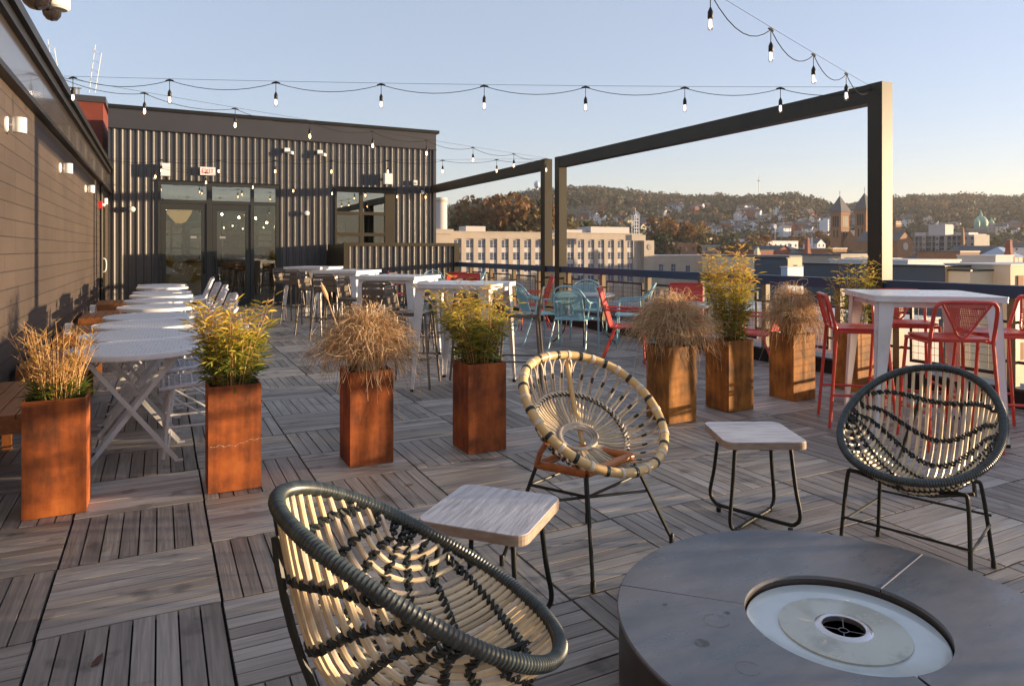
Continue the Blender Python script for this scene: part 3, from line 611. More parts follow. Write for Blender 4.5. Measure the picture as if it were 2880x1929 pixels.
def dark_chair():
    S=(.629,.524,.301,.373,-.004,-.101,.019); rd=random.Random(5)
    o=empty('rattan_lounge_chair'); o['category']='lounge chair'
    n=216; m=MB(); pts=[]; rr=[]
    for i in range(n*3):
        th=2*PI*i/(n*3); pts.append(rimpt(th,S)); ph=i%3; rr.append((.0158,.0182,.0168)[ph]*(1+.04*math.sin(9*th)))
    # per-wrap tone
    base=len(m.v); m.tube(pts,rr,12,closed=True)
    tn=[rd.random() for _ in range(n)]; m.t=[tn[(k//12)//3 % n] for k in range(len(m.f))]
    m.build('wrapped_rim',MAT['wrap'],o,smooth=True)
    K=24; paths=[]
    for k in range(K):
        th=R_(13)+R_(154)*k/(K-1); u=math.cos(th); p0,p1=rimpt(th,S),rimpt(-th,S)
        f=(max(0,1-u*u))**.75; zl=lerp(.56,.275,f)
        c1=Vector((p0.x*.92+rd.uniform(-.006,.006),p0.y*.80-.01,lerp(p0.z-.04,zl+.05,f))); c2=Vector((p0.x*.86,p0.y*.52+.05*f,zl)); c3=Vector((p1.x*.90,p1.y*.45,zl+.015))
        path=bez([p0,c1,c2,c3,p1],22); paths.append(path)
        for z in range(0,23):
            pass
        m=MB(); m.tone=rd.random(); r0=.0076*rd.uniform(.88,1.1); rad=[r0*(1.16 if (j+k*3)%7==0 else 1.) for j in range(len(path))]
        m.tube(path,rad,8); m.build('cane',MAT['cane'] if k%4 else MAT['canepale'],o,smooth=True)
    # short seat canes lying beside the main ones towards the front edge
    for k in range(K-1):
        a,b=paths[k],paths[k+1]; path=[a[j].lerp(b[j],.5)+Vector((0,0,.0)) for j in range(10,23)]
        if 3<k<K-5:
            m=MB(); m.tone=rd.random(); m.tube(path,.0075,7); m.build('cane',MAT['cane'],o,smooth=True)
    for j,(lo,hi) in ((2,(2,K-3)),(5,(1,K-2)),(8,(0,K-1)),(11,(0,K-1)),(14,(0,K-1)),(17,(1,K-2)),(20,(2,K-3))):
        sel=[paths[k][j] for k in range(lo,hi+1)]
        # run each end up to the rim
        e0=min((rimpt(R_(t),S) for t in range(-90,91,3)),key=lambda q:(q-sel[0]).length); e1=min((rimpt(R_(t),S) for t in range(90,271,3)),key=lambda q:(q-sel[-1]).length)
        m=MB(); rope(m,[e0]+sel+[e1]); m.build('braided_cord',MAT['bind'],o,smooth=True)
    # legs
    for sx in (-1,1):
        for (tx,ty,tz,fx,fy) in ((.225,-.215,.42,.245,-.262),(.20,.13,.385,.232,.19)):
            m=MB(); m.tube(smoothpath([(sx*tx*.55,ty*.95,tz-.028),(sx*tx*.9,ty,tz-.012),(sx*tx*1.01,ty*1.02,tz-.055),(sx*fx,fy,.012)],5),.0085,8)
            m.lathe([(.0115,0),(.0115,.025),(.0095,.03)],8,TR(sx*fx,fy,0)); m.build('leg',MAT['legs'],o,smooth=True)
        m=MB(); m.rod((sx*.238,-.242,.19),(sx*.222,.165,.19),.0055,6); m.build('side_stretcher',MAT['legs'],o)
        m=MB(); m.tube(bez([(sx*.17,.16,.30),(sx*.12,.30,.52),(sx*.06,.325,.76)],8),.009,7); m.build('back_strut',MAT['legs'],o,smooth=True)
    for y,z in ((-.25,.21),(.165,.23)):
        m=MB(); m.rod((-.228 if y>0 else -.236,y,z),(.228 if y>0 else .236,y,z),.0055,6); m.build('cross_stretcher',MAT['legs'],o)
    m=MB(); m.rod((-.20,-.0,.355),(-.05,-.02,.315),.008); m.rod((-.05,-.02,.315),(.05,-.02,.315),.008); m.rod((.20,0,.355),(.05,-.02,.315),.008); m.rod((0,-.31,.41),(0,.15,.325),.009); m.build('under_frame',MAT['legs'],o,smooth=True)
    return o
dk=dark_chair()
place(dk,(.550,1.550,0),R_(80.3),'dark green rimmed rattan bowl chair at the bottom centre, seen from the side','dark rimmed rattan bowl chairs')
place(dk,(2.956,1.892,0),-R_(72.5),'dark green rimmed rattan bowl chair at right, facing the fire table','dark rimmed rattan bowl chairs')
def fan_chair():
    S=(.63,.665,.374,.352,.025,-.06,.016); rd=random.Random(9)
    C0=Vector((1.795,2.70,0)); rz=R_(14)
    o=empty('natural_rattan_chair',C0,rz,'natural bamboo rimmed rattan fan chair behind the fire table','lounge chair')
    n=150; m=MB(); pts=[rimpt(2*PI*i/n,S) for i in range(n)]
    rr=[.0200*(1.08 if i%25 in (0,) else 1.+.015*math.sin(i*.7)) for i in range(n)]
    m.tube(pts,rr,14,closed=True); m.build('bamboo_rim',MAT['bamboo'],o,smooth=True)
    tilt=S[1]; nrm=Vector((0,-math.sin(tilt),math.cos(tilt))); e2=Vector((0,math.cos(tilt),math.sin(tilt))); hub=Vector((0,0,S[0]))-nrm*.185-e2*.015
    def hubpt(th,k=1.): return hub+Vector((1,0,0))*math.cos(th)*.092*k+e2*math.sin(th)*.060*k-nrm*.0
    for k in (1.,1.12,1.24):
        m=MB(); m.tube([hubpt(2*PI*i/40,k)+nrm*(k-1)*.06 for i in range(40)],.0072,8,closed=True); m.build('hub_ring',MAT['canepale'],o,smooth=True)
    NL=32
    def surf(th,t):
        a=rimpt(th,S); b=hubpt(th,1.2); p=a.lerp(b,t); return p-nrm*(.055*math.sin(PI*min(1,t*1.05)))
    for k in range(NL):
        th=2*PI*(k+.5)/NL; d=2*PI/NL
        # petal loop hanging from the rim
        L=[surf(th-d*.36,.24),surf(th-d*.42,.13),surf(th-d*.25,.055),surf(th,.035),surf(th+d*.25,.055),surf(th+d*.42,.13),surf(th+d*.36,.24)]
        m=MB(); m.tone=rd.random(); m.tube(smoothpath(L,4),.0052,6); m.build('petal_loop',MAT['canepale'],o,smooth=True)
    for k in range(NL):
        th=2*PI*k/NL; d=2*PI/NL
        for s_ in (-1,1):
            a=surf(th+s_*.12*d,.22)
            path=[a]+[surf(th+s_*d*lerp(.14,.34,t),lerp(.22,1,t)) for t in (.2,.4,.6,.8,1.)]
            m=MB(); m.tone=rd.random(); m.tube(smoothpath(path,2),.0056,6); m.build('spoke',MAT['cane'] if (k+s_)%3 else MAT['canepale'],o,smooth=True)
    for k in range(NL):
        th=2*PI*k/NL; a,b=surf(th,.19),surf(th,.25); m=MB(); m.tube([a,b],.0095,8); m.build('loop_binding',MAT['bind'],o,smooth=True)
    for k in range(NL):
        th=2*PI*(k+.5)/NL; p=rimpt(th,S); q=surf(th,.05); m=MB(); t=(rimpt(th+.02,S)-p).normalized()
        M_=TR(*p)@t.to_track_quat('Z','Y').to_matrix().to_4x4()
        m.lathe([(.0208,-.009),(.0228,-.007),(.0228,.007),(.0208,.009)],14,M_,cap=False); m.tube([p,q],.0055,6)
        m.build('rim_binding',MAT['bind'] if k%2 else MAT['bindw'],o,smooth=True)
    ring=[surf(2*PI*i/96,.46)+nrm*.004 for i in range(97)]
    m=MB(); rope(m,ring,.0062,.0088,.05,5); m.build('braid_ring',MAT['bind'],o,smooth=True)
    m=MB(); rope(m,[p+nrm*.003+e2*.002 for p in ring],.0055,.0095,.05,5); m.build('braid_ring',MAT['bindw'],o,smooth=True)
    # varnished bamboo base and struts (feet measured in plan)
    Ri=Matrix.Rotation(-rz,4,'Z'); feet=[Ri@(Vector((x,y,0))-C0) for x,y in ((1.547,2.33),(2.135,2.557),(1.915,2.936),(1.327,2.709))]
    cen=sum(feet,Vector())/4; tops=[cen+(f-cen)*.56+Vector((.0,.03,.415)) for f in feet]
    for a,b in ((0,1),(1,2),(2,3),(3,0)):
        m=MB(); q=[tops[a].lerp(tops[b],t/10) for t in range(11)]; m.tube(q,[.018*(1.08 if t in (3,7) else 1) for t in range(11)],12); m.build('base_pole',MAT['bamboo_o'],o,smooth=True)
    for k,th in ((2,72),(3,198)):
        e=rimpt(R_(th),S); m=MB(); m.tube([tops[k],tops[k].lerp(e,.5)+Vector((0,.02,-.01)),e-nrm*.03],.0125,10); m.build('bamboo_strut',MAT['bamboo_o' if k==3 else 'bamboo'],o,smooth=True)
    for f,t in zip(feet,tops):
        m=MB(); m.tube([t+Vector((0,0,-.0)),f+Vector((0,0,.02))],.0085,8); m.lathe([(.011,0),(.012,.04),(.009,.045)],8,TR(*f)); m.build('leg',MAT['legs'],o,smooth=True)
    for z,w in ((.33,.81),(.25,.83)):
        q=[f.lerp(t_,z/.415) for f,t_ in zip(feet,tops)]
        prs=((0,1),(1,2),(2,3),(3,0)) if z>.28 else ((0,2),(3,1))
        for a,b in prs: m=MB(); m.rod(q[a],q[b],.0065,7); m.build('stretcher',MAT['legs'],o)
fan_chair()
# ------------------------------------------------------------------ side tables and fire table
def rsq(h,r,n=6):
    P=[]
    for cx,cy,a0 in ((h-r,h-r,0),(-h+r,h-r,90),(-h+r,-h+r,180),(h-r,-h+r,270)):
        for k in range(n+1): a=R_(a0+90*k/n); P.append((cx+r*math.cos(a),cy+r*math.sin(a)))
    return P
def side_table():
    o=empty('side_table'); o['category']='side table'
    m=MB(); m.prism(rsq(.198,.045),.4505,.4535); m.build('top_surface',MAT['tabletop'],o,smooth=False)
    m=MB(); m.prism(rsq(.200,.046),.418,.4505); m.build('top_board',MAT['edgewood'],o)
    for a in (45,135):
        ca,sa=math.cos(R_(a)),math.sin(R_(a)); f=lambda r,z: (r*ca,r*sa,z)
        m=MB(); z0=.012 if a==45 else .034
        m.tube(smoothpath([f(-.19,.415),f(-.215,.22),f(-.238,z0+.06),f(-.215,z0+.012),f(-.17,z0),f(0,z0),f(.17,z0),f(.215,z0+.012),f(.238,z0+.06),f(.215,.22),f(.19,.415)],5),.0095,9); m.build('sled_leg',MAT['legs'],o,smooth=True)
        for s_ in (-1,1):
            m=MB(); m.lathe([(.012,0),(.013,.02)],8,TR(s_*.19*ca,s_*.19*sa,0)); m.build('foot_pad',MAT['black'],o)
    m=MB(); m.cbox(0,-.15,.412,.05,.03,.012); m.rod((-.14,-.14,.414),(.14,.14,.414),.007); m.rod((-.14,.14,.414),(.14,-.14,.414),.007); m.build('fixing_bar',MAT['legs'],o)
    return o
st=side_table()
place(st,(1.054,2.236,0),R_(41.5),'whitewashed wood side table beside the nearest rattan chair','whitewashed side tables')
place(st,(2.671,2.573,0),R_(-27),'whitewashed wood side table between the fan chair and the right rattan chair','whitewashed side tables')
ft=empty('fire_table',(1.87,1.4376,0),label='round blued steel fire table with white burner pan at bottom right',cat='fire table')
RO,RI,ZT=.687,.288,.238
Ri_=R_(0)
def ring(m,r0,r1,z0,z1,a0,a1,n):
    P=[(a0+(a1-a0)*k/n) for k in range(n+1)]; c=lambda r,t,z:(r*math.cos(t),r*math.sin(t),z); q=.004
    for k in range(n):
        a,b=P[k],P[k+1]
        m.poly([c(r0,a,z1),c(r1-q,a,z1),c(r1-q,b,z1),c(r0,b,z1)]); m.poly([c(r1-q,a,z1),c(r1,a,z1-q),c(r1,b,z1-q),c(r1-q,b,z1)])
        m.poly([c(r1,a,z0),c(r1,b,z0),c(r1,b,z1-q),c(r1,a,z1-q)]); m.poly([c(r0,b,z0),c(r0,a,z0),c(r0,a,z1),c(r0,b,z1)])
    for t,fl in ((P[0],1),(P[-1],0)):
        q_=[c(r0,t,z0),c(r1,t,z0),c(r1,t,z1),c(r0,t,z1)]; m.poly(q_ if fl else q_[::-1])
jd=[(-105.2,.009),(14.8,.0035),(134.5,.0022)]
for k in range(3):
    (a,ga),(b,gb)=jd[k],jd[(k+1)%3]; a=R_(a)+ga/.6; b=R_(b if k<2 else b+360)-gb/.6
    m=MB(); ring(m,RI,RO,ZT-.012,ZT,a,b,56); m.build('top_segment',MAT['firetop'],ft)
m=MB(); m.tube([(math.cos(R_(14.8))*r,math.sin(R_(14.8))*r,ZT-.0015) for r in (.29,.68)],.0032,6); m.build('joint_strip',MAT['greytop'],ft)
m=MB(); m.lathe([(RO-.006,.012),(RO-.006,ZT-.013)],110,cap=False); m.lathe([(RO-.03,0),(RO-.03,.012),(RO-.006,.012)],90,cap=False); m.build('side_drum',MAT['fireside'],ft,smooth=True)
m=MB(); m.lathe([(RI+.001,ZT-.10),(RI+.001,ZT-.013)],90,cap=False); m.build('inner_collar',MAT['fireside'],ft,smooth=True)
m=MB(); m.lathe([(.187,.2045),(.262,.206),(.281,.2085),(.284,.2065),(.284,.18)],100,cap=False); m.build('burner_pan',MAT['enamel'],ft,smooth=True)
m=MB(); m.lathe([(.080,.2135),(.11,.2115),(.16,.2105),(.1865,.2098),(.1875,.2075),(.186,.2)],100,cap=False); m.build('burner_plate',MAT['enamel2'],ft,smooth=True)
m=MB(); m.lathe([(.060,.196),(.061,.2165),(.066,.2195),(.072,.219),(.079,.2155),(.0845,.212)],64,cap=False); m.build('burner_ring',MAT['steel'],ft,smooth=True)
m=MB(); m.lathe([(.0605,.2015),(.001,.2015)],48); m.build('burner_mesh',MAT['burner'],ft)
m=MB(); m.tube([(.014*math.cos(t*PI/8),.014*math.sin(t*PI/8),.2045) for t in range(16)],.0012,5,closed=True)
for a in (40,130,220,310): m.rod((.014*math.cos(R_(a)),.014*math.sin(R_(a)),.2045),(.06*math.cos(R_(a)),.06*math.sin(R_(a)),.2045),.0012,5)
m.build('burner_spider',MAT['greytop'],ft)
M_st=mat('dark_water_stain',(.045,.05,.055),.5,c2=(.12,.13,.14),vs=70,contrast=(.4,.6)); M_st2=mat('faint_ring_stain',(.09,.105,.12),.4)
for (x,y,r) in ((-.476,.098,.021),(-.29,.191,.009),(-.432,.316,.008)):
    m=MB(); m.poly([(x+r*math.cos(t*PI/16),y+r*math.sin(t*PI/16),ZT+.0004) for t in range(32)]); m.build('dark_stain',M_st,ft)
for (x,y,r) in ((-.354,.17,.038),(-.45,-.051,.033),(.05,-.5,.035)):
    m=MB(); n_=40
    for t in range(34): a,b=2*PI*t/n_,2*PI*(t+1)/n_; r2=r-.0016*(1+.5*math.sin(t)); m.poly([(x+r*math.cos(a),y+r*math.sin(a),ZT+.0005),(x+r*math.cos(b),y+r*math.sin(b),ZT+.0005),(x+r2*math.cos(b),y+r2*math.sin(b),ZT+.0005),(x+r2*math.cos(a),y+r2*math.sin(a),ZT+.0005)])
    m.build('ring_stain',M_st2,ft)
# ------------------------------------------------------------------ bistro tables, woven chairs, benches
def bistro():
    o=empty('bistro_table'); o['category']='cafe table'; r=.41
    m=MB(); m.lathe([(0.001,.7225),(r-.014,.7225)],64,cap=False); m.build('tabletop',MAT['perf'],o,smooth=True)
    m=MB(); m.lathe([(r-.0142,.7215),(r-.010,.7245),(r-.003,.722),(r,.714),(r,.690),(r-.004,.686),(r-.01,.688),(r-.012,.710)],64,cap=False); m.build('rolled_rim',MAT['white'],o,smooth=True)
    for k,y in enumerate((-.235,-.205,.205,.235)):
        s_=1 if k in (0,3) else -1
        a,b=Vector((-.27*s_,y,.70)),Vector((.25*s_,y,.015)); d=(b-a).normalized(); n=Vector((-d.z,0,d.x))*.014
        m=MB(); P=[a+n,a-n,b-n,b+n]; Q=[p+Vector((0,.007,0)) for p in P]
        m.poly(P[::-1]); m.poly(Q)
        for i in range(4): j=(i+1)%4; m.poly([P[i],P[j],Q[j],Q[i]])
        m.build('folding_leg',MAT['white'],o)
        m=MB(); m.cbox(b.x+.015*s_,y,.008,.05,.014,.014); m.build('foot',MAT['white'],o)
    m=MB(); m.rod((0,-.24,.355),(0,.24,.355),.006); m.rod((-.22,-.23,.62),(-.22,.23,.62),.007); m.rod((.22,-.23,.62),(.22,.23,.62),.007); m.rod((-.2,-.22,.08),(-.2,.22,.08),.006); m.rod((.2,-.22,.08),(.2,.22,.08),.006); m.build('cross_bar',MAT['white'],o)
    return o
def perfmat():
    m=mat('white_perforated_tabletop',(.66,.655,.67),.45); nt=m.node_tree; N=nt.nodes; L=nt.links; b=N['Principled BSDF']
    tc=N.new('ShaderNodeTexCoord'); vo=N.new('ShaderNodeTexVoronoi'); vo.inputs['Scale'].default_value=44; vo.inputs['Randomness'].default_value=.25; L.new(tc.outputs['Object'],vo.inputs['Vector'])
    mr=N.new('ShaderNodeMapRange'); mr.inputs['From Min'].default_value=.28; mr.inputs['From Max'].default_value=.36; L.new(vo.outputs['Distance'],mr.inputs['Value'])
    mx=N.new('ShaderNodeMix'); mx.data_type='RGBA'; mx.inputs[6].default_value=(.13,.13,.15,1); mx.inputs[7].default_value=(.69,.685,.70,1); L.new(mr.outputs['Result'],mx.inputs[0]); L.new(mx.outputs[2],b.inputs['Base Color']); return m
MAT['perf']=perfmat()
bp=bistro(); 
BT=[(-.14,5.24),(-.14,6.03),(-.11,6.85),(-.08,7.67),(-.02,8.9),(.0,10.0),(.03,11.1),(.04,11.95),(.05,13.5),(.05,14.3)]
ordn=['nearest','second','third','fourth','fifth','sixth','seventh','eighth','ninth','farthest']
for k,(x,y) in enumerate(BT): place(bp,(x,y,0),R_((k*37)%7-3),ordn[k]+' round white perforated cafe table in the row beside the benches','round white cafe tables')
def woven_chair():
    o=empty('woven_cafe_chair'); o['category']='cafe chair'
    def seat(u,v): # u,v in -1..1
        x=.215*u*(1-.10*(v+1)*.5) ; y=.20*v; z=.45+.028*abs(u)**2.2-.012*(1-u*u)+.02*(v>0)*v*v-.016*(v<-.6)*((-v-.6)/.4)**2; return Vector((x,y,z))
    def back(u,v): # v 0..1
        w=.185+.03*v; x=w*u; y=.19+.145*v-.05*u*u*-1*(1-.3*v)*-1; z=.455+.385*v-.03*(u*u)*v; return Vector((x,y,z))
    for fn,(v0,v1),nu,nv,nm in ((seat,(-1,1),11,11,'seat'),(back,(0,1),10,15,'backrest')):
        m=MB()
        for k in range(1,nu): u=-1+2*k/nu; m.tube([fn(u,lerp(v0,v1,t/8)) for t in range(9)],.0072,5)
        for k in range(1,nv): v=lerp(v0,v1,k/nv); m.tube([fn(-1+2*t/8,v)+Vector((0,0,.004 if k%2 else -.004)) for t in range(9)],.0072,5)
        w=m.build(nm,MAT['wicker'],o,smooth=True)
        c=[(-1,v0),(-.97,lerp(v0,v1,.5)),(-1,v1),(-.8,v1),(0,v1),(.8,v1),(1,v1),(.97,lerp(v0,v1,.5)),(1,v0),(.8,v0),(0,v0),(-.8,v0),(-1,v0)]
        m=MB(); m.tube(smoothpath([fn(*q) for q in c],4),.0155,8); m.build(nm+'_rim',MAT['wicker'],o,smooth=True)
    for sx in (-1,1):
        for y,fy in ((-.15,-.20),(.15,.23)):
            m=MB(); m.rod((sx*.165,y,.445),(sx*.205,fy,.0),.0125); m.build('leg',MAT['white'],o,smooth=True)
        m=MB(); m.rod((sx*.188,-.178,.2),(sx*.188,.19,.2),.008); m.rod((sx*.17,-.15,.40),(sx*.19,.19,.16),.007); m.build('side_brace',MAT['white'],o,smooth=True)
    for y_,z_ in ((.19,.2),(-.178,.22)): m=MB(); m.rod((-.19,y_,z_),(.19,y_,z_),.008); m.build('cross_brace',MAT['white'],o,smooth=True)
    return o
wc=woven_chair()
for k,(x,y) in enumerate(BT): place(wc,(x+(.36 if k<2 else .44 if k<4 else .5)+.03*math.sin(k*2.3),y+.04*math.cos(k*1.7),0),-PI/2+R_(6*math.sin(k*2.1)),'white woven cafe chair at the '+ordn[k]+' round white table','white woven cafe chairs')
def bench():
    o=empty('wooden_bench'); o['category']='bench'; L=1.2; D=.46
    m=MB()
    for k in range(5): w=D/5; m.box(-D/2+k*w+.003,-L/2,.425,-D/2+(k+1)*w-.003,L/2,.45)
    m.build('slatted_seat',MAT['benchwood'],o)
    for sx in (-1,1):
        m=MB(); x=sx*(D/2-.012); m.box(min(x,x+sx*.0)-.012,-L/2+.003,.345,x+.012,L/2-.003,.4245); m.build('apron',MAT['benchwood'],o)
        m=MB(); m.box(-D/2+.026,sx*(L/2-.012)-.012,.345,D/2-.026,sx*(L/2-.012)+.012,.4245); m.build('apron',MAT['benchwood'],o)
        for sy in (-1,1):
            m=MB(); m.cbox(sx*(D/2-.055),sy*(L/2-.055),.172,.055,.055,.344); m.build('leg',MAT['benchwood'],o)
    return o
be=bench()
for k,y in enumerate((5.3,7.1,9.3,11.5,14.0)): place(be,(-.76+.02*(k>2),y,0),0,['nearest','second','third','fourth','farthest'][k]+' teak bench along the brown block wall','teak benches along the wall')
for k,(x,y) in enumerate(((-.88,8.95),(-.86,11.75))):
    o=empty('napkin_caddy',(x,y,.45),label=['small white and silver napkin caddy on the third teak bench','small white and silver napkin caddy on the fourth teak bench'][k],cat='caddy',group='caddies on the benches')
    m=MB(); m.cbox(0,0,.06,.07,.1,.11); m.build('napkins',MAT['wplastic'],o)
    m=MB(); m.box(-.045,-.06,0,.045,.06,.008); m.box(-.045,-.06,.008,-.041,.06,.10); m.box(.041,-.06,.008,.045,.06,.10); m.build('holder',MAT['steel'],o)
# ------------------------------------------------------------------ bar tables and stools
def bar_table(side):
    o=empty('bar_table'); o['category']='bar table'; h=side/2; zt=1.04
    m=MB(); m.prism(rsq(h,.02,3),zt-.012,zt); m.prism(rsq(h-.002,.02,3),zt-.042,zt-.0121); m.build('tabletop',MAT['white'],o)
    for sx in (-1,1):
        for sy in (-1,1):
            t=Vector((sx*(h-.035),sy*(h-.035),zt-.043)); b=Vector((sx*(h-.0),sy*(h-.0),.02))
            m=MB()
            # folded sheet leg: two flanges meeting at the outer corner, tapering down
            for ax in (0,1):
                wt,wb=.108,.032
                dv=Vector((-sx,0,0)) if ax==0 else Vector((0,-sy,0)); nv=Vector((0,-sy,0)) if ax==0 else Vector((-sx,0,0))
                P=[t,t+dv*wt,b+dv*wb,b]; Q=[p+nv*.004 for p in P]
                m.poly(P); m.poly(Q[::-1])
                for i in range(4): j=(i+1)%4; m.poly([P[j],P[i],Q[i],Q[j]])
            m.build('leg',MAT['white'],o)
            m=MB(); m.cbox(b.x-sx*.015,b.y-sy*.015,.012,.034,.034,.024); m.build('foot_cap',MAT['black'],o)
    m=MB()
    for sx in (-1,1): m.box(-h+.05,sx*(h-.05)-.004,zt-.085,h-.05,sx*(h-.05)+.004,zt-.043); m.box(sx*(h-.05)-.004,-h+.06,zt-.085,sx*(h-.05)+.004,h-.06,zt-.043)
    m.build('apron',MAT['white'],o)
    return o
ta=bar_table(.82)
TB=[(2.67,13.75),(2.70,11.2),(2.73,8.56),(2.735,6.42)]
tn=['farthest from the camera','third from the front','second from the front','nearest the camera, behind the planters']
for k,(x,y) in enumerate(TB): place(ta,(x,y,0),R_(-44),'tall white metal bar table in the left row, '+tn[k],'tall white bar tables')
t2=bar_table(.86); place(t2,(5.17,3.32,0),R_(-39),'tall white metal bar table at right ringed by red stools','tall white bar tables')
def bronze_stool():
    o=empty('slatted_bar_stool'); o['category']='bar stool'
    m=MB()
    for k in range(5): y=-.17+k*.075; m.box(-.175,y,.728,.175,y+.068,.742)
    m.build('slatted_seat',MAT['bronze'],o)
    hoop=smoothpath([(-.185,.185,.70),(-.185,.20,.80),(-.18,.225,.93),(-.165,.235,.975),(-.13,.238,.99),(0,.24,.992),(.13,.238,.99),(.165,.235,.975),(.18,.225,.93),(.185,.20,.80),(.185,.185,.70)],5)
    m=MB(); m.tube(hoop,.0115,8); m.build('back_hoop',MAT['bronze'],o,smooth=True)
    for z,h in ((.775,.085),(.865,.085),(.948,.055)):
        y=.19+(z-.72)*.19; m=MB(); m.box(-.172,y-.004,z-h/2+.004,.172,y+.004,z+h/2-.004); m.build('back_slat',MAT['bronze'],o)
    for sx in (-1,1):
        for sy in (-1,1):
            m=MB(); m.tube([(sx*.178,sy*.175,.735),(sx*.235,sy*.235,.0)],.0125,8); m.build('leg',MAT['bronze'],o,smooth=True)
        m=MB(); m.rod((sx*.178,-.175,.72),(sx*.178,.175,.72),.010); m.build('seat_rail',MAT['bronze'],o)
        m=MB(); m.rod((sx*.211,-.21,.29),(sx*.211,.21,.29),.008); m.build('footrest',MAT['bronze'],o)
    m=MB(); m.rod((-.211,-.21,.29),(.211,-.21,.29),.008); m.rod((-.209,.208,.33),(.209,.208,.33),.008); m.build('footrest',MAT['bronze'],o)
    return o
bs=bronze_stool()
def around(cx,cy,ang,r): a=R_(ang); return (cx+r*math.cos(a),cy+r*math.sin(a),0)
def facing(ang): return R_(ang-90)          # stool's back (+Y) points outwards along ang
for k,(cx,cy) in enumerate(TB):
    nm=['farthest','third','second','nearest'][k]
    for ang,r,s_ in ((-131,.54,'camera'),(139,.55,'left'),(-41,.55,'right'),(49,.54,'far')):
        if k==3 and ang==-131: continue
        place(bs,around(cx,cy,ang+2*k,r),facing(ang+4*k-4),'bronze slatted stool on the %s side of the %s left row bar table'%(s_,nm),'bronze bar stools')
def red_stool():
    o=empty('red_bar_stool'); o['category']='bar stool'
    m=MB(); m.prism(rsq(.195,.05,4),.752,.765); m.prism(rsq(.185,.05,4),.738,.7519); m.build('seat_pan',MAT['red'],o,smooth=False)
    hoop=smoothpath([(-.205,.18,.745),(-.205,.205,.84),(-.20,.235,.955),(-.185,.245,.995),(-.15,.25,1.012),(0,.255,1.016),(.15,.25,1.012),(.185,.245,.995),(.20,.235,.955),(.205,.205,.84),(.205,.18,.745)],5)
    m=MB(); m.tube(hoop,.013,9); m.build('back_hoop',MAT['red'],o,smooth=True)
    vv=smoothpath([(-.155,.248,1.0),(-.08,.215,.87),(-.035,.192,.79),(0,.187,.768),(.035,.192,.79),(.08,.215,.87),(.155,.248,1.0)],5)
    m=MB(); m.tube(vv,.008,8); m.build('v_rod',MAT['red'],o,smooth=True)
    m=MB(); n=len(vv)
    # perforated panel inside the V: thin slats leaving small gaps
    for k in range(26):
        x=-.145+k*.0116; zt=1.004; zb=.772+abs(x)*1.38
        if zt-zb<.02: continue
        yb=.187+(zb-.768)*.26; m.box(x-.0045,min(yb,.248),zb,x+.0045,.25,zt) if False else m.poly([(x-.0032,yb,zb),(x+.0032,yb,zb),(x+.0032,.25,zt),(x-.0032,.25,zt)])
    for k in range(18):
        z=.79+k*.0125; w=(z-.772)/1.38; y=.187+(z-.768)*.26+.0005; m.poly([(-w,y,z-.0032),(w,y,z-.0032),(w,y,z+.0032),(-w,y,z+.0032)])
    m.build('perforated_panel',MAT['red'],o)
    for sx in (-1,1):
        for sy in (-1,1):
            t=(sx*.195,sy*.175,.745) if sy<0 else (sx*.205,.18,.745); b=(sx*.235,sy*.235,0)
            m=MB(); m.tube([t,b],.0125,8); m.build('leg',MAT['red'],o,smooth=True)
        m=MB(); m.rod((sx*.20,-.18,.735),(sx*.20,.18,.735),.011); m.build('seat_rail',MAT['red'],o)
        m=MB(); m.rod((sx*.224,-.216,.25),(sx*.224,.216,.25),.010); m.build('footrest',MAT['red'],o)
    m=MB(); m.rod((-.224,-.216,.22),(.224,-.216,.22),.010); m.rod((-.2,-.175,.735),(.2,-.175,.735),.011); m.build('footrest',MAT['red'],o)
    return o
rs=red_stool(); cx,cy=5.17,3.32
place(rs,(4.93,3.68,0),facing(139),'red bar stool on the left of the right hand bar table, seen from its side','red bar stools')
place(rs,(4.96,2.98,0),facing(-122),'red bar stool with its V shaped back towards the camera','red bar stools')
place(rs,(5.62,3.72,0),facing(50),'red bar stool on the railing side of the right hand bar table','red bar stools')
place(rs,(5.60,3.02,0),facing(-40),'red bar stool cut by the right edge of the picture','red bar stools')
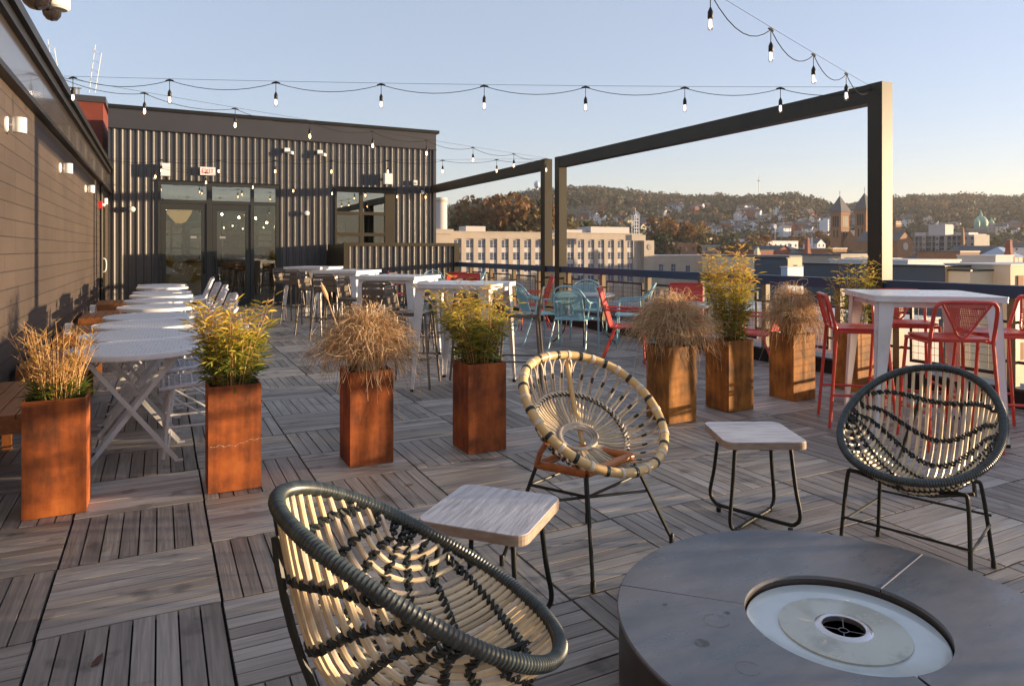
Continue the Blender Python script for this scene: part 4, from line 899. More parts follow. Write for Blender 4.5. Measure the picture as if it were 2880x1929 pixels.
# ------------------------------------------------------------------ lounge sets: teal arch chairs, red sling chairs, grey tables
def teal_chair():
    o=empty('teal_armchair'); o['category']='armchair'
    for sx in (-1,1):
        pass
    arc=[(-.275,-.24,.0),(-.268,-.225,.56),(-.262,-.19,.635),(-.262,-.10,.65),(-.258,.10,.665),(-.235,.20,.73),(-.17,.27,.835),(-.08,.30,.875),(0,.305,.885)]
    full=arc+[(-x,y,z) for x,y,z in arc[-2::-1]]
    m=MB(); m.tube(smoothpath(full,5),.0125,8); m.build('arched_frame',MAT['teal'],o,smooth=True)
    m=MB(); fr=[(-.20,.15,.44),(-.20,.20,.60),(-.19,.235,.73),(-.13,.27,.80),(0,.283,.825),(.13,.27,.80),(.19,.235,.73),(.20,.20,.60),(.20,.15,.44)]
    m.tube(smoothpath(fr,4),.009,7); m.build('inner_back_frame',MAT['teal'],o,smooth=True)
    m=MB()
    for k in range(24):
        x=-.19+k*.38/23; zt=.825-.14*(abs(x)/.19)**2.4; a=(x,.155,.45); b=(x,.27-.05*(abs(x)/.19)**2+.01,zt); m.rod(a,b,.0042,4)
    for k in range(19): z=.455+k*.0185; m.rod((-.19,.155+(z-.45)*.31,z),(.19,.155+(z-.45)*.31,z),.0036,4)
    m.build('mesh_back',MAT['teal'],o)
    m=MB(); m.prism(rsq(.215,.05,4),.428,.437,TR(0,-.04,0)); m.tube([(x,y-.04,.432) for x,y in rsq(.222,.05,4)],.010,7,closed=True); m.build('seat',MAT['teal'],o)
    for sx in (-1,1):
        m=MB(); m.rod((sx*.225,.13,.43),(sx*.265,.30,0),.0115,8); m.build('rear_leg',MAT['teal'],o,smooth=True)
        m=MB(); m.rod((sx*.22,-.2,.43),(sx*.27,-.228,.43),.010,8); m.build('side_brace',MAT['teal'],o,smooth=True); m=MB(); m.rod((sx*.225,.1,.43),(sx*.26,.08,.66),.010,8); m.build('arm_support',MAT['teal'],o,smooth=True)
    return o
def red_chair():
    o=empty('red_sling_chair'); o['category']='armchair'
    m=MB(); P=smoothpath([(0,-.24,.435),(0,-.1,.43),(0,.12,.425),(0,.17,.45),(0,.20,.55),(0,.26,.75),(0,.30,.90)],5)
    n=len(P)
    for k in range(n-1):
        a,b=P[k],P[k+1]; m.poly([(-.21,a.y,a.z),(.21,a.y,a.z),(.21,b.y,b.z),(-.21,b.y,b.z)])
    m.build('sling',MAT['redsling'],o,smooth=True)
    for sx in (-1,1):
        m=MB(); m.tube([(sx*.215,p.y,p.z) for p in P],.011,8); m.build('side_rail',MAT['red'],o,smooth=True)
        m=MB(); m.tube(smoothpath([(sx*.255,-.26,0),(sx*.245,-.22,.55),(sx*.24,-.17,.625),(sx*.24,0,.635),(sx*.225,.22,.64)],5),.0115,8); m.build('arm',MAT['red'],o,smooth=True)
        m=MB(); m.rod((sx*.22,.10,.43),(sx*.245,.27,0),.0115,8); m.build('rear_leg',MAT['red'],o,smooth=True)
    m=MB(); m.rod((-.21,.302,.905),(.21,.302,.905),.011); m.rod((-.235,-.22,.42),(.235,-.22,.42),.010); m.rod((-.22,.1,.42),(.22,.1,.42),.010); m.build('cross_rail',MAT['red'],o,smooth=True)
    return o
def grey_table():
    o=empty('round_grey_table'); o['category']='round table'
    m=MB(); m.lathe([(.001,.72),(.44,.72),(.45,.714),(.45,.695),(.44,.69)],48,cap=False); m.build('tabletop',MAT['greytop'],o,smooth=True)
    for a in range(4):
        c_,s_=math.cos(R_(45+90*a)),math.sin(R_(45+90*a)); f=lambda r,z:(r*c_,r*s_,z)
        m=MB(); m.tube(smoothpath([f(.30,.69),f(.27,.5),f(.26,.32),f(.30,.17),f(.40,.06),f(.46,.01)],5),.010,7); m.build('leg',MAT['frame'],o,smooth=True)
    m=MB(); m.tube([(.265*math.cos(t*PI/12),.265*math.sin(t*PI/12),.4) for t in range(24)],.007,6,closed=True); m.build('brace_ring',MAT['frame'],o)
    return o
tc,rc,gt=teal_chair(),red_chair(),grey_table()
TB2=[((5.55,8.6),'in the middle of the terrace'),((5.0,11.35),'beyond the teal chairs'),((5.25,14.1),'nearest the ribbed screen'),((5.62,6.55),'behind the right hand planters')]
for (x,y),w in TB2: place(gt,(x,y,0),R_(12),'round grey table '+w,'round grey tables')
G1='teal arched armchairs'; G2='red sling armchairs'
place(tc,(5.02,8.03,0),facing(-145+3),'teal arched armchair with its back to the camera at the middle grey table',G1)
place(tc,(4.93,8.93,0),facing(172),'teal armchair left of the middle grey table, seen from its side',G1)
place(tc,(6.12,8.15,0),facing(-38),'teal armchair right of the middle grey table, half hidden by dry grass',G1)
place(tc,(5.95,9.12,0),facing(60),'teal armchair behind the middle grey table near the railing',G1)
place(rc,(5.12,7.02,0),facing(140),'red sling armchair with its pale mesh back in front of the middle grey table',G2)
place(rc,(5.80,10.55,0),facing(-22),'bright red sling armchair beside the two steel posts',G2)
place(rc,(5.25,12.05,0),facing(75),'red sling armchair facing the camera beyond the bar tables',G2)
place(tc,(4.35,11.6,0),facing(165),'teal armchair at the second grey table, behind the nearest bar table',G1)
place(rc,(4.6,10.75,0),facing(-120),'red sling armchair hidden behind bamboo at the second grey table',G2)
place(tc,(5.55,14.9,0),facing(70),'teal armchair facing the camera close to the ribbed screen',G1)
place(rc,(4.65,14.35,0),facing(160),'red sling armchair at the left of the farthest grey table',G2)
place(rc,(5.35,13.3,0),facing(-88),'red sling armchair with its back to the camera at the farthest grey table',G2)
place(tc,(6.05,13.9,0),facing(-15),'teal armchair at the right of the farthest grey table by the railing',G1)
place(rc,(6.25,7.2,0),facing(48),'red sling armchair by the railing behind the dry grass',G2)
place(rc,(6.05,5.75,0),facing(-62),'red sling armchair between the grass planter and the bar table',G2)
# ------------------------------------------------------------------ planters with plants
def planter(x,y,label):
    o=empty('corten_planter',(x+.14,y+.14,0),label=label,cat='planter',group='rusted square steel planters')
    w=.14; m=MB(); t=.008
    m.box(-w,-w,.004,w,-w+t,.6); m.box(-w,w-t,.004,w,w,.6); m.box(-w,-w+t,.004,-w+t,w-t,.6); m.box(w-t,-w+t,.004,w,w-t,.6); m.box(-w+t,-w+t,.004,w-t,w-t,.03); m.build('steel_box',MAT['rust_ochre' if x>3 else 'rust'],o)
    m=MB(); m.lathe([(.118,.50),(.128,.592),(.131,.598),(.126,.596),(.120,.56)],28,cap=False); m.build('liner_pot',MAT['liner'],o,smooth=True)
    m=MB(); m.box(-.131,-.131,.5,.131,.131,.555); m.build('soil',MAT['soil'],o)
    return o
def leaf(m,p,d,L,w,tone,rd):
    d=d.normalized(); s_=d.cross(Vector((rd.uniform(-1,1),rd.uniform(-1,1),rd.uniform(-.3,1)))); 
    if s_.length<.05: s_=Vector((1,0,0))
    s_.normalize(); s_*=w/2; droop=Vector((0,0,-L*.16)); m.tone=tone
    a=p+d*L*.38; b=p+d*L*.75+droop*.5; e=p+d*L+droop; n=len(m.v)
    m.v+=[tuple(p),tuple(a-s_),tuple(a+s_),tuple(b-s_*.7),tuple(b+s_*.7),tuple(e)]
    m.face((n,n+1,n+2)); m.face((n+1,n+3,n+4,n+2)); m.face((n+3,n+5,n+4))
def bamboo(x,y,h,spread,nst,seed,toneb=(.2,.85),lean=(0,0),straw=False,label='',dens=1.,leafL=.085):
    rd=random.Random(seed)
    o=empty('straw_clump' if straw else 'bamboo_plant',(x+.14,y+.14,.555),label=label,cat='plant',group='bamboo and grass plants in the planters')
    ms,ml,mg=MB(),MB(),MB()
    for k in range(nst):
        a=rd.uniform(0,2*PI); r=.105*math.sqrt(rd.random()); p0=Vector((r*math.cos(a),r*math.sin(a),-.01)); H_=h*rd.uniform(.45,1.)*(1.08 if k%9==0 else 1)
        out=Vector((math.cos(a),math.sin(a),0))*spread*rd.uniform(.1,1.)*(H_/h)+Vector((lean[0],lean[1],0))*H_
        pts=[p0+out*t**1.4+Vector((0,0,H_*t)) +Vector((rd.uniform(-.006,.006),rd.uniform(-.006,.006),0)) for t in (0,.25,.5,.75,1)]
        ms.tone=rd.random(); ms.tube(pts,[.0024,.0022,.0019,.0014,.0008],4,cap=False)
        for i in range(int((9 if straw else 30)*dens)):
            t=rd.uniform(.30 if straw else .06,1.)**(.8); kk=min(3,int(t*4)); f=t*4-kk; p=pts[kk].lerp(pts[kk+1],f)
            b=rd.uniform(0,2*PI); up=rd.uniform(.55,1.3) if straw else rd.uniform(-.25,.95); d=Vector((math.cos(b),math.sin(b),up))
            tw=rd.uniform(.0,.045)*(0 if straw else 1); q=p+d*tw
            if straw:
                L=rd.uniform(.03,.085); ms.tone=rd.random(); ms.tube([p,p+d.normalized()*L],[.0013,.0005],3,cap=False); 
                if rd.random()<.5: leaf(ml,p,d,rd.uniform(.03,.06),.005,rd.uniform(.6,.95),rd)
            else:
                tone=min(1,max(0,lerp(toneb[0],toneb[1],min(1,(p.z/h)*1.15))+rd.uniform(-.25,.25))); leaf(ml,q,d,rd.uniform(.6,1.2)*leafL,rd.uniform(.0065,.0115),tone,rd)
    if straw:
        for k in range(520):
            a=rd.uniform(0,2*PI); r=.11*math.sqrt(rd.random()); p=Vector((r*math.cos(a),r*math.sin(a),rd.uniform(0,.10))); d=Vector((math.cos(a)*.9+rd.uniform(-.5,.5),math.sin(a)*.9+rd.uniform(-.5,.5),rd.uniform(.1,1.2)))
            leaf(mg,p,d,rd.uniform(.05,.11),.006,rd.uniform(0,.45),rd)
        mg.build('green_leaves',MAT['bambooleaf'],o)
    ms.build('stems',MAT['straw'],o); ml.build('leaves',MAT['bambooleaf'],o)
    return o
def grass(x,y,R,top,seed,label,n=1500,hang=.25,plume=False):
    rd=random.Random(seed)
    o=empty('ornamental_grass',(x+.14,y+.14,.56),label=label,cat='plant',group='bamboo and grass plants in the planters')
    m=MB(); m2=MB()
    for k in range(n):
        a=rd.uniform(0,2*PI); r0=.08*math.sqrt(rd.random()); p=Vector((r0*math.cos(a),r0*math.sin(a),-.02)); a2=a+rd.gauss(0,.45); c2,s2=math.cos(a2),math.sin(a2)
        q=math.sqrt(rd.random()); rr=R*(.10+.92*q)*rd.uniform(.72,1.18); ap=top*rd.uniform(.55,1.06)*math.sqrt(max(.16,1-.80*q*q)); ze=ap*(rd.uniform(.62,1.04) if rd.random()<.72 else rd.uniform(-.1,.6))
        if rd.random()<hang*.32: ze-=rd.uniform(.08,.32)
        n_=10; B=bez([p,Vector((p.x+c2*rr*.10,p.y+s2*rr*.10,ap*.85)),Vector((c2*rr*.42,s2*rr*.42,ap*rd.uniform(1.0,1.25))),Vector((c2*rr*.85,s2*rr*.85,ap*1.15)),Vector((c2*rr*1.02,s2*rr*1.02,ze))],n_)
        fa,fb,fc=rd.uniform(0,6),rd.uniform(0,6),rd.uniform(.012,.06); pts=[b_+Vector((math.sin(fa+i*.9),math.sin(fb+i*1.1),math.sin(fa+fb+i*.8)*.6))*fc*(i/n_) for i,b_ in enumerate(B)]
        tone=rd.random(); mm=m if k%7 else m2; mm.tone=tone; w=rd.uniform(.0012,.0026)
        mm.tube(pts,[w*(1-.6*i/n_) for i in range(n_+1)],3,cap=False)
    if plume:
        m.tone=.6; q=[Vector((-.1,-.08,.08)),Vector((-.18,-.1,.26)),Vector((-.24,-.12,.40)),Vector((-.275,-.13,.50))]; m.tube(smoothpath(q,4),.0032,5)
        m.tube([q[3],q[3]+Vector((-.012,-.005,.03)),q[3]+Vector((-.03,-.01,.07)),q[3]+Vector((-.045,-.01,.11))],[.004,.012,.011,.002],7)
    m.build('blades',MAT['grass'],o); m2.build('straw_blades',MAT['straw'],o)
PL=[(-.62,4.237),(.243,4.225),(1.065,4.337),(1.839,4.262),(3.553,4.288),(4.262,4.372),(5.089,4.424),(5.96,4.427)]
PLn=['rusted steel planter at far left holding straw like stalks','rusted steel planter with a white mineral drip line, second from left','rusted steel planter under the big tan grass mop, third from left','rusted steel planter fourth from left with one dark side face','rusted steel planter fifth from left with sunlit face under drooping grass','rusted steel planter sixth from left holding the tallest bamboo','rusted steel planter seventh from left, under tan grass','rusted steel planter at far right, behind the red stool']
for (x,y),lab in zip(PL,PLn): planter(x,y,lab)
rw=MB(); rdl=random.Random(4)
for k in range(90):   # crusty mineral drip line on the second planter
    x=-.138+k*.00308; z=.262+.006*math.sin(k*.11)+.004*math.sin(k*.37+1)+rdl.uniform(-.002,.002)+.022*(k/90)**2
    if rdl.random()<.16: continue
    e_=rdl.uniform(.0006,.0022)+(.005 if rdl.random()<.07 else 0); rw.box(x,-.1408,z-e_,x+.0031,-.1403,z+rdl.uniform(.0004,.0012))
o=rw.build('mineral_drip_line',mat('pale_mineral_crust',(.50,.36,.27),.9)); o.parent=[q for q in C.objects if q.get('label')==PLn[1]][0]
bamboo(*PL[0],.43,.15,85,11,straw=True,label='dry straw coloured bamboo stalks in the far left planter')
bamboo(*PL[1],.54,.20,70,12,toneb=(.12,.80),label='bushy yellow green bamboo in the second planter from left',dens=1.15)
grass(*PL[2],.38,.44,13,'big mop of dry orange tan grass in the third planter from left',n=1900,plume=True)
bamboo(*PL[3],.58,.34,92,14,toneb=(.18,.72),lean=(-.08,-.02),label='green and amber bamboo in the fourth planter from left',leafL=.07)
grass(*PL[4],.40,.46,15,'dense brown tan grass mop in the fifth planter from left',n=2000)
bamboo(*PL[5],.86,.22,85,16,toneb=(.25,.85),label='tallest amber bamboo rising above the railing',leafL=.075,dens=1.1)
grass(*PL[6],.32,.48,17,'tan grass mop in the seventh planter from left',n=1400,hang=.35)
bamboo(*PL[7],.76,.26,46,18,toneb=(.15,.7),label='sparse green bamboo in the far right planter beside the post',leafL=.07,dens=.8)
# fallen leaves on the boards
lfm=mat('dry_brown_leaf',(.10,.045,.03),.8)
for k,((x,y),lab) in enumerate((((-.185,2.681),'small dark fallen leaf on the deck at the bottom left'),((1.293,3.87),'pale curled leaf on the deck by the third planter'))):
    m=MB(); m.poly([(-.03,0,.003),(-.01,-.012,.001),(.02,-.009,.004),(.034,0,.010),(.018,.011,.005),(-.012,.010,.002)]); o=m.build('fallen_leaf',lfm,loc=(x,y,.003)); o.rotation_euler=(0,0,1.1+k*2); tag(o,lab,'leaf')
# ------------------------------------------------------------------ festoon lights
def festoon(A,B,bulbs,label,sag=.06,msg=.0,warm=True,first=None):
    A,B=Vector(A),Vector(B); o=empty('festoon_light_string',A,label=label,cat='string light',group='festoon light strings')
    D=B-A; ph=lambda t: D*t+Vector((0,0,-msg*4*t*(1-t)))
    m=MB(); m.tube([ph(t/16) for t in range(17)],.0018,4); m.build('support_wire',MAT['cord'],o)
    ts=[0.]+list(bulbs)+[1.]; m=MB(); pts=[]
    for a,b in zip(ts[:-1],ts[1:]):
        for k in range(8):
            t=lerp(a,b,k/8); s_=k/8; pts.append(ph(t)+Vector((0,0,-.018-sag*(b-a)*D.length*4*s_*(1-s_))))
    pts.append(ph(1.)+Vector((0,0,-.02))); m.tube(pts,.0036,5); m.build('cable',MAT['cord'],o,smooth=True)
    for t in bulbs:
        p=ph(t)+Vector((0,0,-.02)); hb=empty('bulb_holder',p); hb.parent=o
        m=MB(); d=D.normalized(); m.tube([-d*.045,-d*.02+Vector((0,0,.004)),Vector((0,0,.006)),d*.02+Vector((0,0,.004)),d*.045],[.005,.010,.013,.010,.005],7)
        m.tube([(0,0,0),(0,0,-.10)],.0035,6); m.lathe([(.006,-.095),(.013,-.112),(.0185,-.125),(.019,-.165),(.017,-.168)],12); m.build('socket',MAT['black'],hb,smooth=True)
        m=MB(); m.lathe([(.011,-.168),(.016,-.185),(.0195,-.21),(.0195,-.228),(.015,-.244),(.005,-.251)],14,cap=False); m.build('bulb',MAT['glass_thin'],hb,smooth=True)
        m=MB(); m.tube([(-.007,0,-.175),(-.008,0,-.225),(0,.004,-.232),(.008,0,-.225),(.007,0,-.175)],.0032,5); m.build('filament',MAT['fil'] if warm else MAT['fil_day'],hb)
    return o
def tat(A,B,us):
    """fractions of a straight span where bulbs hang, from their bearing"""
    out=[]
    for u in us:
        r=ratio(u); ax,ay,dx,dy=A[0],A[1],B[0]-A[0],B[1]-A[1]
        out.append((ay*r-ax)/(dx-dy*r))
    return [t for t in out if 0<t<.995]
W1=(WX+.11,8.85,3.235); PA=(RX-.09,4.75,3.06); PB=(RX-.02,11.6,3.12); W3=(WX+.11,16.1,3.19); CB=(6.66,17.9,3.02)
festoon(W1,PA,[.012]+tat(W1,PA,(172,477,776,1072,1362,1647,1926,2195,2450)),'festoon string from the block wall straight across to the tall right post',sag=.075,msg=.03,warm=False)
festoon((WX+.11,8.95,3.235),PB,tat(W1,PB,(406,663,874,1051,1202,1332,1446,1536)),'festoon string running diagonally from the block wall to the middle posts',sag=.07,msg=.02)
festoon(W3,PB,tat(W3,PB,(296,454,615,774,932,1091,1245,1397)),'festoon string crossing in front of the pavilion from the wall to the middle posts',sag=.05,msg=.03)
festoon((WX+.11,16.2,3.19),CB,tat(W3,CB,(437,580,712,826,935,1028,1117,1197)),'festoon string hanging close to the pavilion front above the doors',sag=.04,msg=.12)
W5=(WX+.11,2.05,3.25); festoon(PA,W5,(tat(PA,W5,(2380,2288,2168,1998))+[.56,.67,.78,.89]),'festoon string from the tall right post towards the top of the picture',sag=.15,msg=.03,warm=False)
# ------------------------------------------------------------------ hillside
RIDGE=[(-200,600),(600,600),(1100,605),(1240,603),(1290,592),(1330,585),(1400,573),(1486,558),(1540,552),(1594,547),(1683,545),(1730,551),(1766,556),(1809,560),(1843,566),(1944,570),(2024,569),(2086,572),(2160,568),(2240,564),(2283,574),(2345,592),(2381,595),(2440,582),(2504,576),(2560,571),(2652,568),(2714,566),(2806,573),(2880,572),(3300,565),(4200,560)]
def ridge_v(u):
    for (a,va),(b,vb) in zip(RIDGE[:-1],RIDGE[1:]):
        if a<=u<=b: return lerp(va,vb,(u-a)/(b-a))
    return 570
DR=1150.
def zhill(u,d):
    zr=H-(ridge_v(u)-VH)/F_*DR; t=max(0,min(1,(d-430)/(DR-430)))
    s_=t*t*(3-2*t)*.55+t*.45
    if d>DR: return zr-(d-DR)*.02
    return lerp(-16,zr,s_)
rh=random.Random(1)
m=MB(); us=[-200+k*88 for k in range(50)]; ds=[430,500,580,660,740,820,900,980,1060,1150,1250,1500,2200]
pv=[]
for d in ds:
    for u in us:
        a=(u-1440)/F_; p=at(u,702,d); pv.append((p.x,p.y,zhill(u,d)-(.3 if d==430 else 0)+rh.uniform(-1.2,1.2)*(d>440)))
m.v=pv; n=len(us)
for i in range(len(ds)-1):
    for j in range(n-1): m.face((i*n+j,i*n+j+1,(i+1)*n+j+1,(i+1)*n+j))
tag(m.build('hillside',MAT['hill'],smooth=True),kind='structure')
def clump(m,c,rx,rz,n,s,rd,tb,core=True):
    """leaf clumps through an ellipsoid with dark gaps"""
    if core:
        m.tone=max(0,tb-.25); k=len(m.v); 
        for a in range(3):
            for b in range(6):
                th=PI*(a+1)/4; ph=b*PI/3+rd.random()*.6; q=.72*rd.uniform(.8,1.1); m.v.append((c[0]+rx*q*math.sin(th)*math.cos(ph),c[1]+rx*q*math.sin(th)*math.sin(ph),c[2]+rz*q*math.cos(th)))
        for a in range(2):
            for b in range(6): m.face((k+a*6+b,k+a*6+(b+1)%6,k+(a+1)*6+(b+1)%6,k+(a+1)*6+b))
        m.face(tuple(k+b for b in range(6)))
    for _ in range(n):
        a=rd.uniform(0,2*PI); z=rd.uniform(-.75,1); r=math.sqrt(max(0,1-z*z))*rd.uniform(.7,1.08); p=(c[0]+rx*r*math.cos(a),c[1]+rx*r*math.sin(a),c[2]+rz*z*rd.uniform(.8,1.08))
        m.tone=min(1,max(0,tb+rd.uniform(-.14,.14))); k=len(m.v)
        ax=Vector((rd.uniform(-1,1),rd.uniform(-1,1),rd.uniform(-1,1))).normalized(); b1=ax.orthogonal().normalized()*s*rd.uniform(.5,1.2); b2=ax.cross(b1)*rd.uniform(.5,1.)
        m.v+=[(p[0]-b1.x,p[1]-b1.y,p[2]-b1.z),(p[0]+b2.x,p[1]+b2.y,p[2]+b2.z),(p[0]+b1.x,p[1]+b1.y,p[2]+b1.z),(p[0]-b2.x,p[1]-b2.y,p[2]-b2.z)]; m.face((k,k+1,k+2,k+3))
HOUSE_UD=[]
m=MB(); rd=random.Random(21)
from mathutils import noise as nz_
for k in range(4300):
    d=480+(DR+40-480)*rd.random()**.62; u=rd.uniform(1130,3050)
    if k<420: d=rd.uniform(DR-30,DR+30)
    if k%5==0: u=rd.uniform(350,1130)
    if (2715<u<2815 and d<735) or (2310<u<2348 and d<575) or (2600<u<2620 and 600<d<700): continue
    z=zhill(u,d); p=at(u,702,d); dens=nz_.noise(Vector((u*.006,d*.009,0)))
    if k>420 and dens<-.05 and d<900 and rd.random()<.75: continue
    tb=.36+.45*nz_.noise(Vector((u*.012,d*.02,3)))+rd.uniform(-.36,.42)
    if d>1000: tb-=.12
    r=rd.uniform(4.5,9.5)*(1.2 if d<780 else 1.); rz=r*rd.uniform(.8,1.1)
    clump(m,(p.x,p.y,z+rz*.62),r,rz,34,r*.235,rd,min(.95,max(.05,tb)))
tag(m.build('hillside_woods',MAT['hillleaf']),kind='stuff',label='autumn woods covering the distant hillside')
# hillside houses: one prototype per kind, copied
def house_proto(name,w,l,h,wallm,roofm,flat=False):
    o=empty(name); o['category']='house'
    m=MB(); m.box(-w/2,-l/2,-3,w/2,l/2,h)
    if not flat:
        for s_ in (-1,1): y=s_*l/2; m.poly([(-w/2,y,h),(w/2,y,h),(0,y,h+w*.38)])
    m.build('wall',wallm,o)
    m=MB()
    if flat: m.box(-w/2-.2,-l/2-.2,h,w/2+.2,l/2+.2,h+.35)
    else:
        for s_ in (-1,1):
            P=[(s_*(w/2+.4),-l/2-.4,h-.28),(s_*(w/2+.4),l/2+.4,h-.28),(0,l/2+.4,h+w*.38+.05),(0,-l/2-.4,h+w*.38+.05)]
            m.poly(P if s_>0 else P[::-1]); m.poly([(x,y,z+.22) for x,y,z in (P[::-1] if s_<0 else P)])
    rf=m.build('roof',roofm,o)
    m=MB(); m.box(w*.18,-.5,h,w*.18+.9,.4,h+w*.38+1.2); m.build('chimney',MAT['brickred'],rf)
    for z in (1.,3.9):
        if z+1.6>h: continue
        for k in range(2): x=-w/2+w*(k+.5)/2; m=MB(); m.box(x-.55,-l/2-.03,z,x+.55,-l/2+.02,z+1.6); m.build('window',MAT['pane'],o)
        for k in range(2): y=-l/2+l*(k+.5)/2; m=MB(); m.box(-w/2-.03,y-.55,z,-w/2+.02,y+.55,z+1.6); m.build('window',MAT['pane'],o)
    return o
HP=[house_proto('gabled_house',8,11,6.2,MAT['farwhite'],MAT['slate']),house_proto('brick_house',9,12,7,MAT['brickred'],MAT['slate']),house_proto('tan_house',8,10,6.5,MAT['cream'],MAT['roofg']),house_proto('flat_house',11,14,7,MAT['concrete'],MAT['cream2'],flat=True)]
HL=['small white gabled house among the trees of the distant hillside','small red brick gabled house below the distant wooded hillside','small cream gabled house among the trees of the distant hillside','flat roofed grey beige block below the distant wooded hillside']
rd=random.Random(5)
spots=[]
for (u0,u1,v0,v1,n_) in ((1640,1700,600,640,7),(1735,1800,612,650,5),(1870,1990,590,600,7),(2080,2150,592,600,3),(1870,1920,622,634,3),(1800,1880,640,655,7),(2070,2200,598,625,9),(2225,2330,608,640,14),(2380,2410,612,650,6),(2530,2560,632,642,2),(2608,2635,628,640,2),(2800,2880,650,660,6),(2000,2140,640,662,10),(2170,2300,640,668,12),(1830,1900,600,640,4),(1690,1740,615,645,3),(2330,2345,650,670,2),(2640,2700,640,655,3)):
    for _ in range(int(n_*1.6)): spots.append((rd.uniform(u0,u1),rd.uniform(v0,v1)))
for (u,v) in spots:
    # find the depth at which the slope is seen at this height
    best=min(range(470,1140,10),key=lambda d: abs((VH-F_*(zhill(u,d)+4-H)/d)-v)); p=at(u,702,best)
    kd=rd.choices((0,1,2,3),(6,2,2,1.2))[0]
    o=place(HP[kd],(p.x,p.y,zhill(u,best)+rd.uniform(3.,6.5)),rd.choice((0,PI/2,.4,-.5,1.1)),HL[kd],'houses scattered over the distant hillside'); s_=rd.uniform(.62,.92); o.scale=(s_,s_,s_)
# ------------------------------------------------------------------ near autumn trees
def tree_proto(seed,H0,R0,tb,n=1250,leafm='treeleaf',ls=.7):
    rd=random.Random(seed); o=empty('autumn_tree'); o['category']='tree'
    m=MB(); m.tube([(0,0,0),(.2,.1,H0*.25),(-.1,.2,H0*.5),(.1,0,H0*.8)],[.45,.36,.25,.08],7)
    cl=[]
    for k in range(13):
        a=k*2.4+rd.uniform(-.3,.3); z0=H0*rd.uniform(.22,.55); r=R0*rd.uniform(.45,.9); z1=z0+H0*rd.uniform(.15,.42)
        e=Vector((r*math.cos(a),r*math.sin(a),min(z1,H0*.92))); s0=Vector((0,.1,z0)); mid=s0.lerp(e,.5)+Vector((0,0,-.5)); m.tube(smoothpath([s0,mid,e],3),[.16-.018*i for i in range(7)],5); cl.append(e)
        for _ in range(4): q=e+Vector((rd.uniform(-1,1),rd.uniform(-1,1),rd.uniform(0,1)))*R0*.35; m.tube([e,q],[.05,.015],4)
    cl.append(Vector((0,0,H0*.92)))
    m.build('trunk',MAT['bark'],o)
    m=MB(); per=n//len(cl)
    for c in cl:
        t=tb+rd.uniform(-.3,.3); R1=R0*rd.uniform(.24,.42)
        clump(m,c+Vector((0,0,R1*.2)),R1,R1*rd.uniform(.7,.95),per,ls,rd,t,core=False)
    m.build('crown',MAT[leafm],o); return o
TP=[tree_proto(1,17,8,.55),tree_proto(2,15,7,.35),tree_proto(3,19,9,.72,n=1900),tree_proto(4,13,6,.15,n=1300)]
def tree(k,u,vtop,d,label,base=-16,group='autumn trees behind the long tan building'):
    p=at(u,702,d); ztop=H-(vtop-VH)/F_*d; o=place(TP[k],(p.x,p.y,base),(u*7)%6.28,label,group)
    hh=(17,15,19,13)[k]*1.08; s_=(ztop-base)/hh; w=min(1.15,s_); o.scale=(s_*.85,s_*.85,s_); return o
tree(0,1262,590,245,'rust brown bare topped tree beside the pale chimney stack')
tree(1,1305,588,262,'sparse brown tree second from the pale chimney stack')
tree(1,1345,606,250,'olive brown tree over the middle of the long tan building')
tree(2,1398,566,240,'largest orange autumn tree behind the long tan building')
tree(0,1440,572,260,'amber tree just right of the largest orange tree')
tree(2,1478,561,240,'rust orange tree left of the two steel posts')
tree(1,1512,567,250,'olive green tree seen between the steel posts')
tree(0,1600,607,255,'brown tree right of the two steel posts')
tree(1,1650,622,270,'russet tree behind the middle of the tan roofline')
tree(0,1700,628,285,'amber brown tree behind the right part of the tan roofline')
tree(2,1888,620,330,'orange tree left of the stadium lights')
tree(0,1960,628,330,'orange brown tree over the low roofs')
tree(3,1850,655,300,'dark green tree behind the right end of the tan building')
tree(2,1925,632,345,'rusty orange tree between the low roofs')
tree(1,2060,655,330,'yellow olive tree in front of the mid distance houses')
tree(2,2110,668,300,'mustard tree among the mid distance roofs')
tree(1,2020,672,310,'green brown tree among the mid distance roofs')
tree(2,2300,655,440,'dark red autumn tree left of the twin towered church')
tree(2,2325,662,430,'rust red tree touching the twin towered church')
tree(3,2700,690,300,'dark green tree below the apartment block')
tree(1,2800,668,420,'olive tree right of the apartment block')
tree(0,2850,670,430,'amber olive tree at the right edge below the domed church')
tree(2,2230,668,420,'orange tree among roofs left of the church')
tree(3,2160,662,430,'dark green tree by the stadium light')
# ------------------------------------------------------------------ long tan building
tb=empty('long_tan_building',(100,175,-16),label='long tan limestone building with rows of paired windows between pilasters',cat='building')
YB=175; m=MB(); XL,XR=46,134.3; ztop=6.15; bay=3.6; x0b=90.3-12*3.6
m.box(XL,YB+.45,-16,XR,YB+26,ztop-.6)
m.box(XL,YB,4.35,XR,YB+26,ztop); m.build('wall',MAT['lime'],tb,world=True)
m=MB()
k=0
while x0b+(k+.5)*bay<XR+1: xc=x0b+(k+.5)*bay; m.box(xc-.68,YB,-16,xc+.68,YB+.45,4.35); k+=1
m.build('pilaster',MAT['lime'],tb,world=True)
m=MB(); m.box(XL-.2,YB-.2,ztop,XR+.2,YB+26,ztop+.25); m.build('cornice',MAT['lime'],tb,world=True)
wp=None; zrows=(1.9,-1.55,-5.0,-8.45)
wm=MB(); wm.box(-1.05,0,0,1.05,.1,2.15); fm=MB()
for x in (-1.05,-.10,.97): fm.box(x,-.06,0,x+(.08 if x!=-.10 else .20),0,2.15)
for z in (0,.68,2.07): fm.box(-.97,-.05,z,-.101,-.001,z+.07); fm.box(.101,-.05,z,.97,-.001,z+.07)
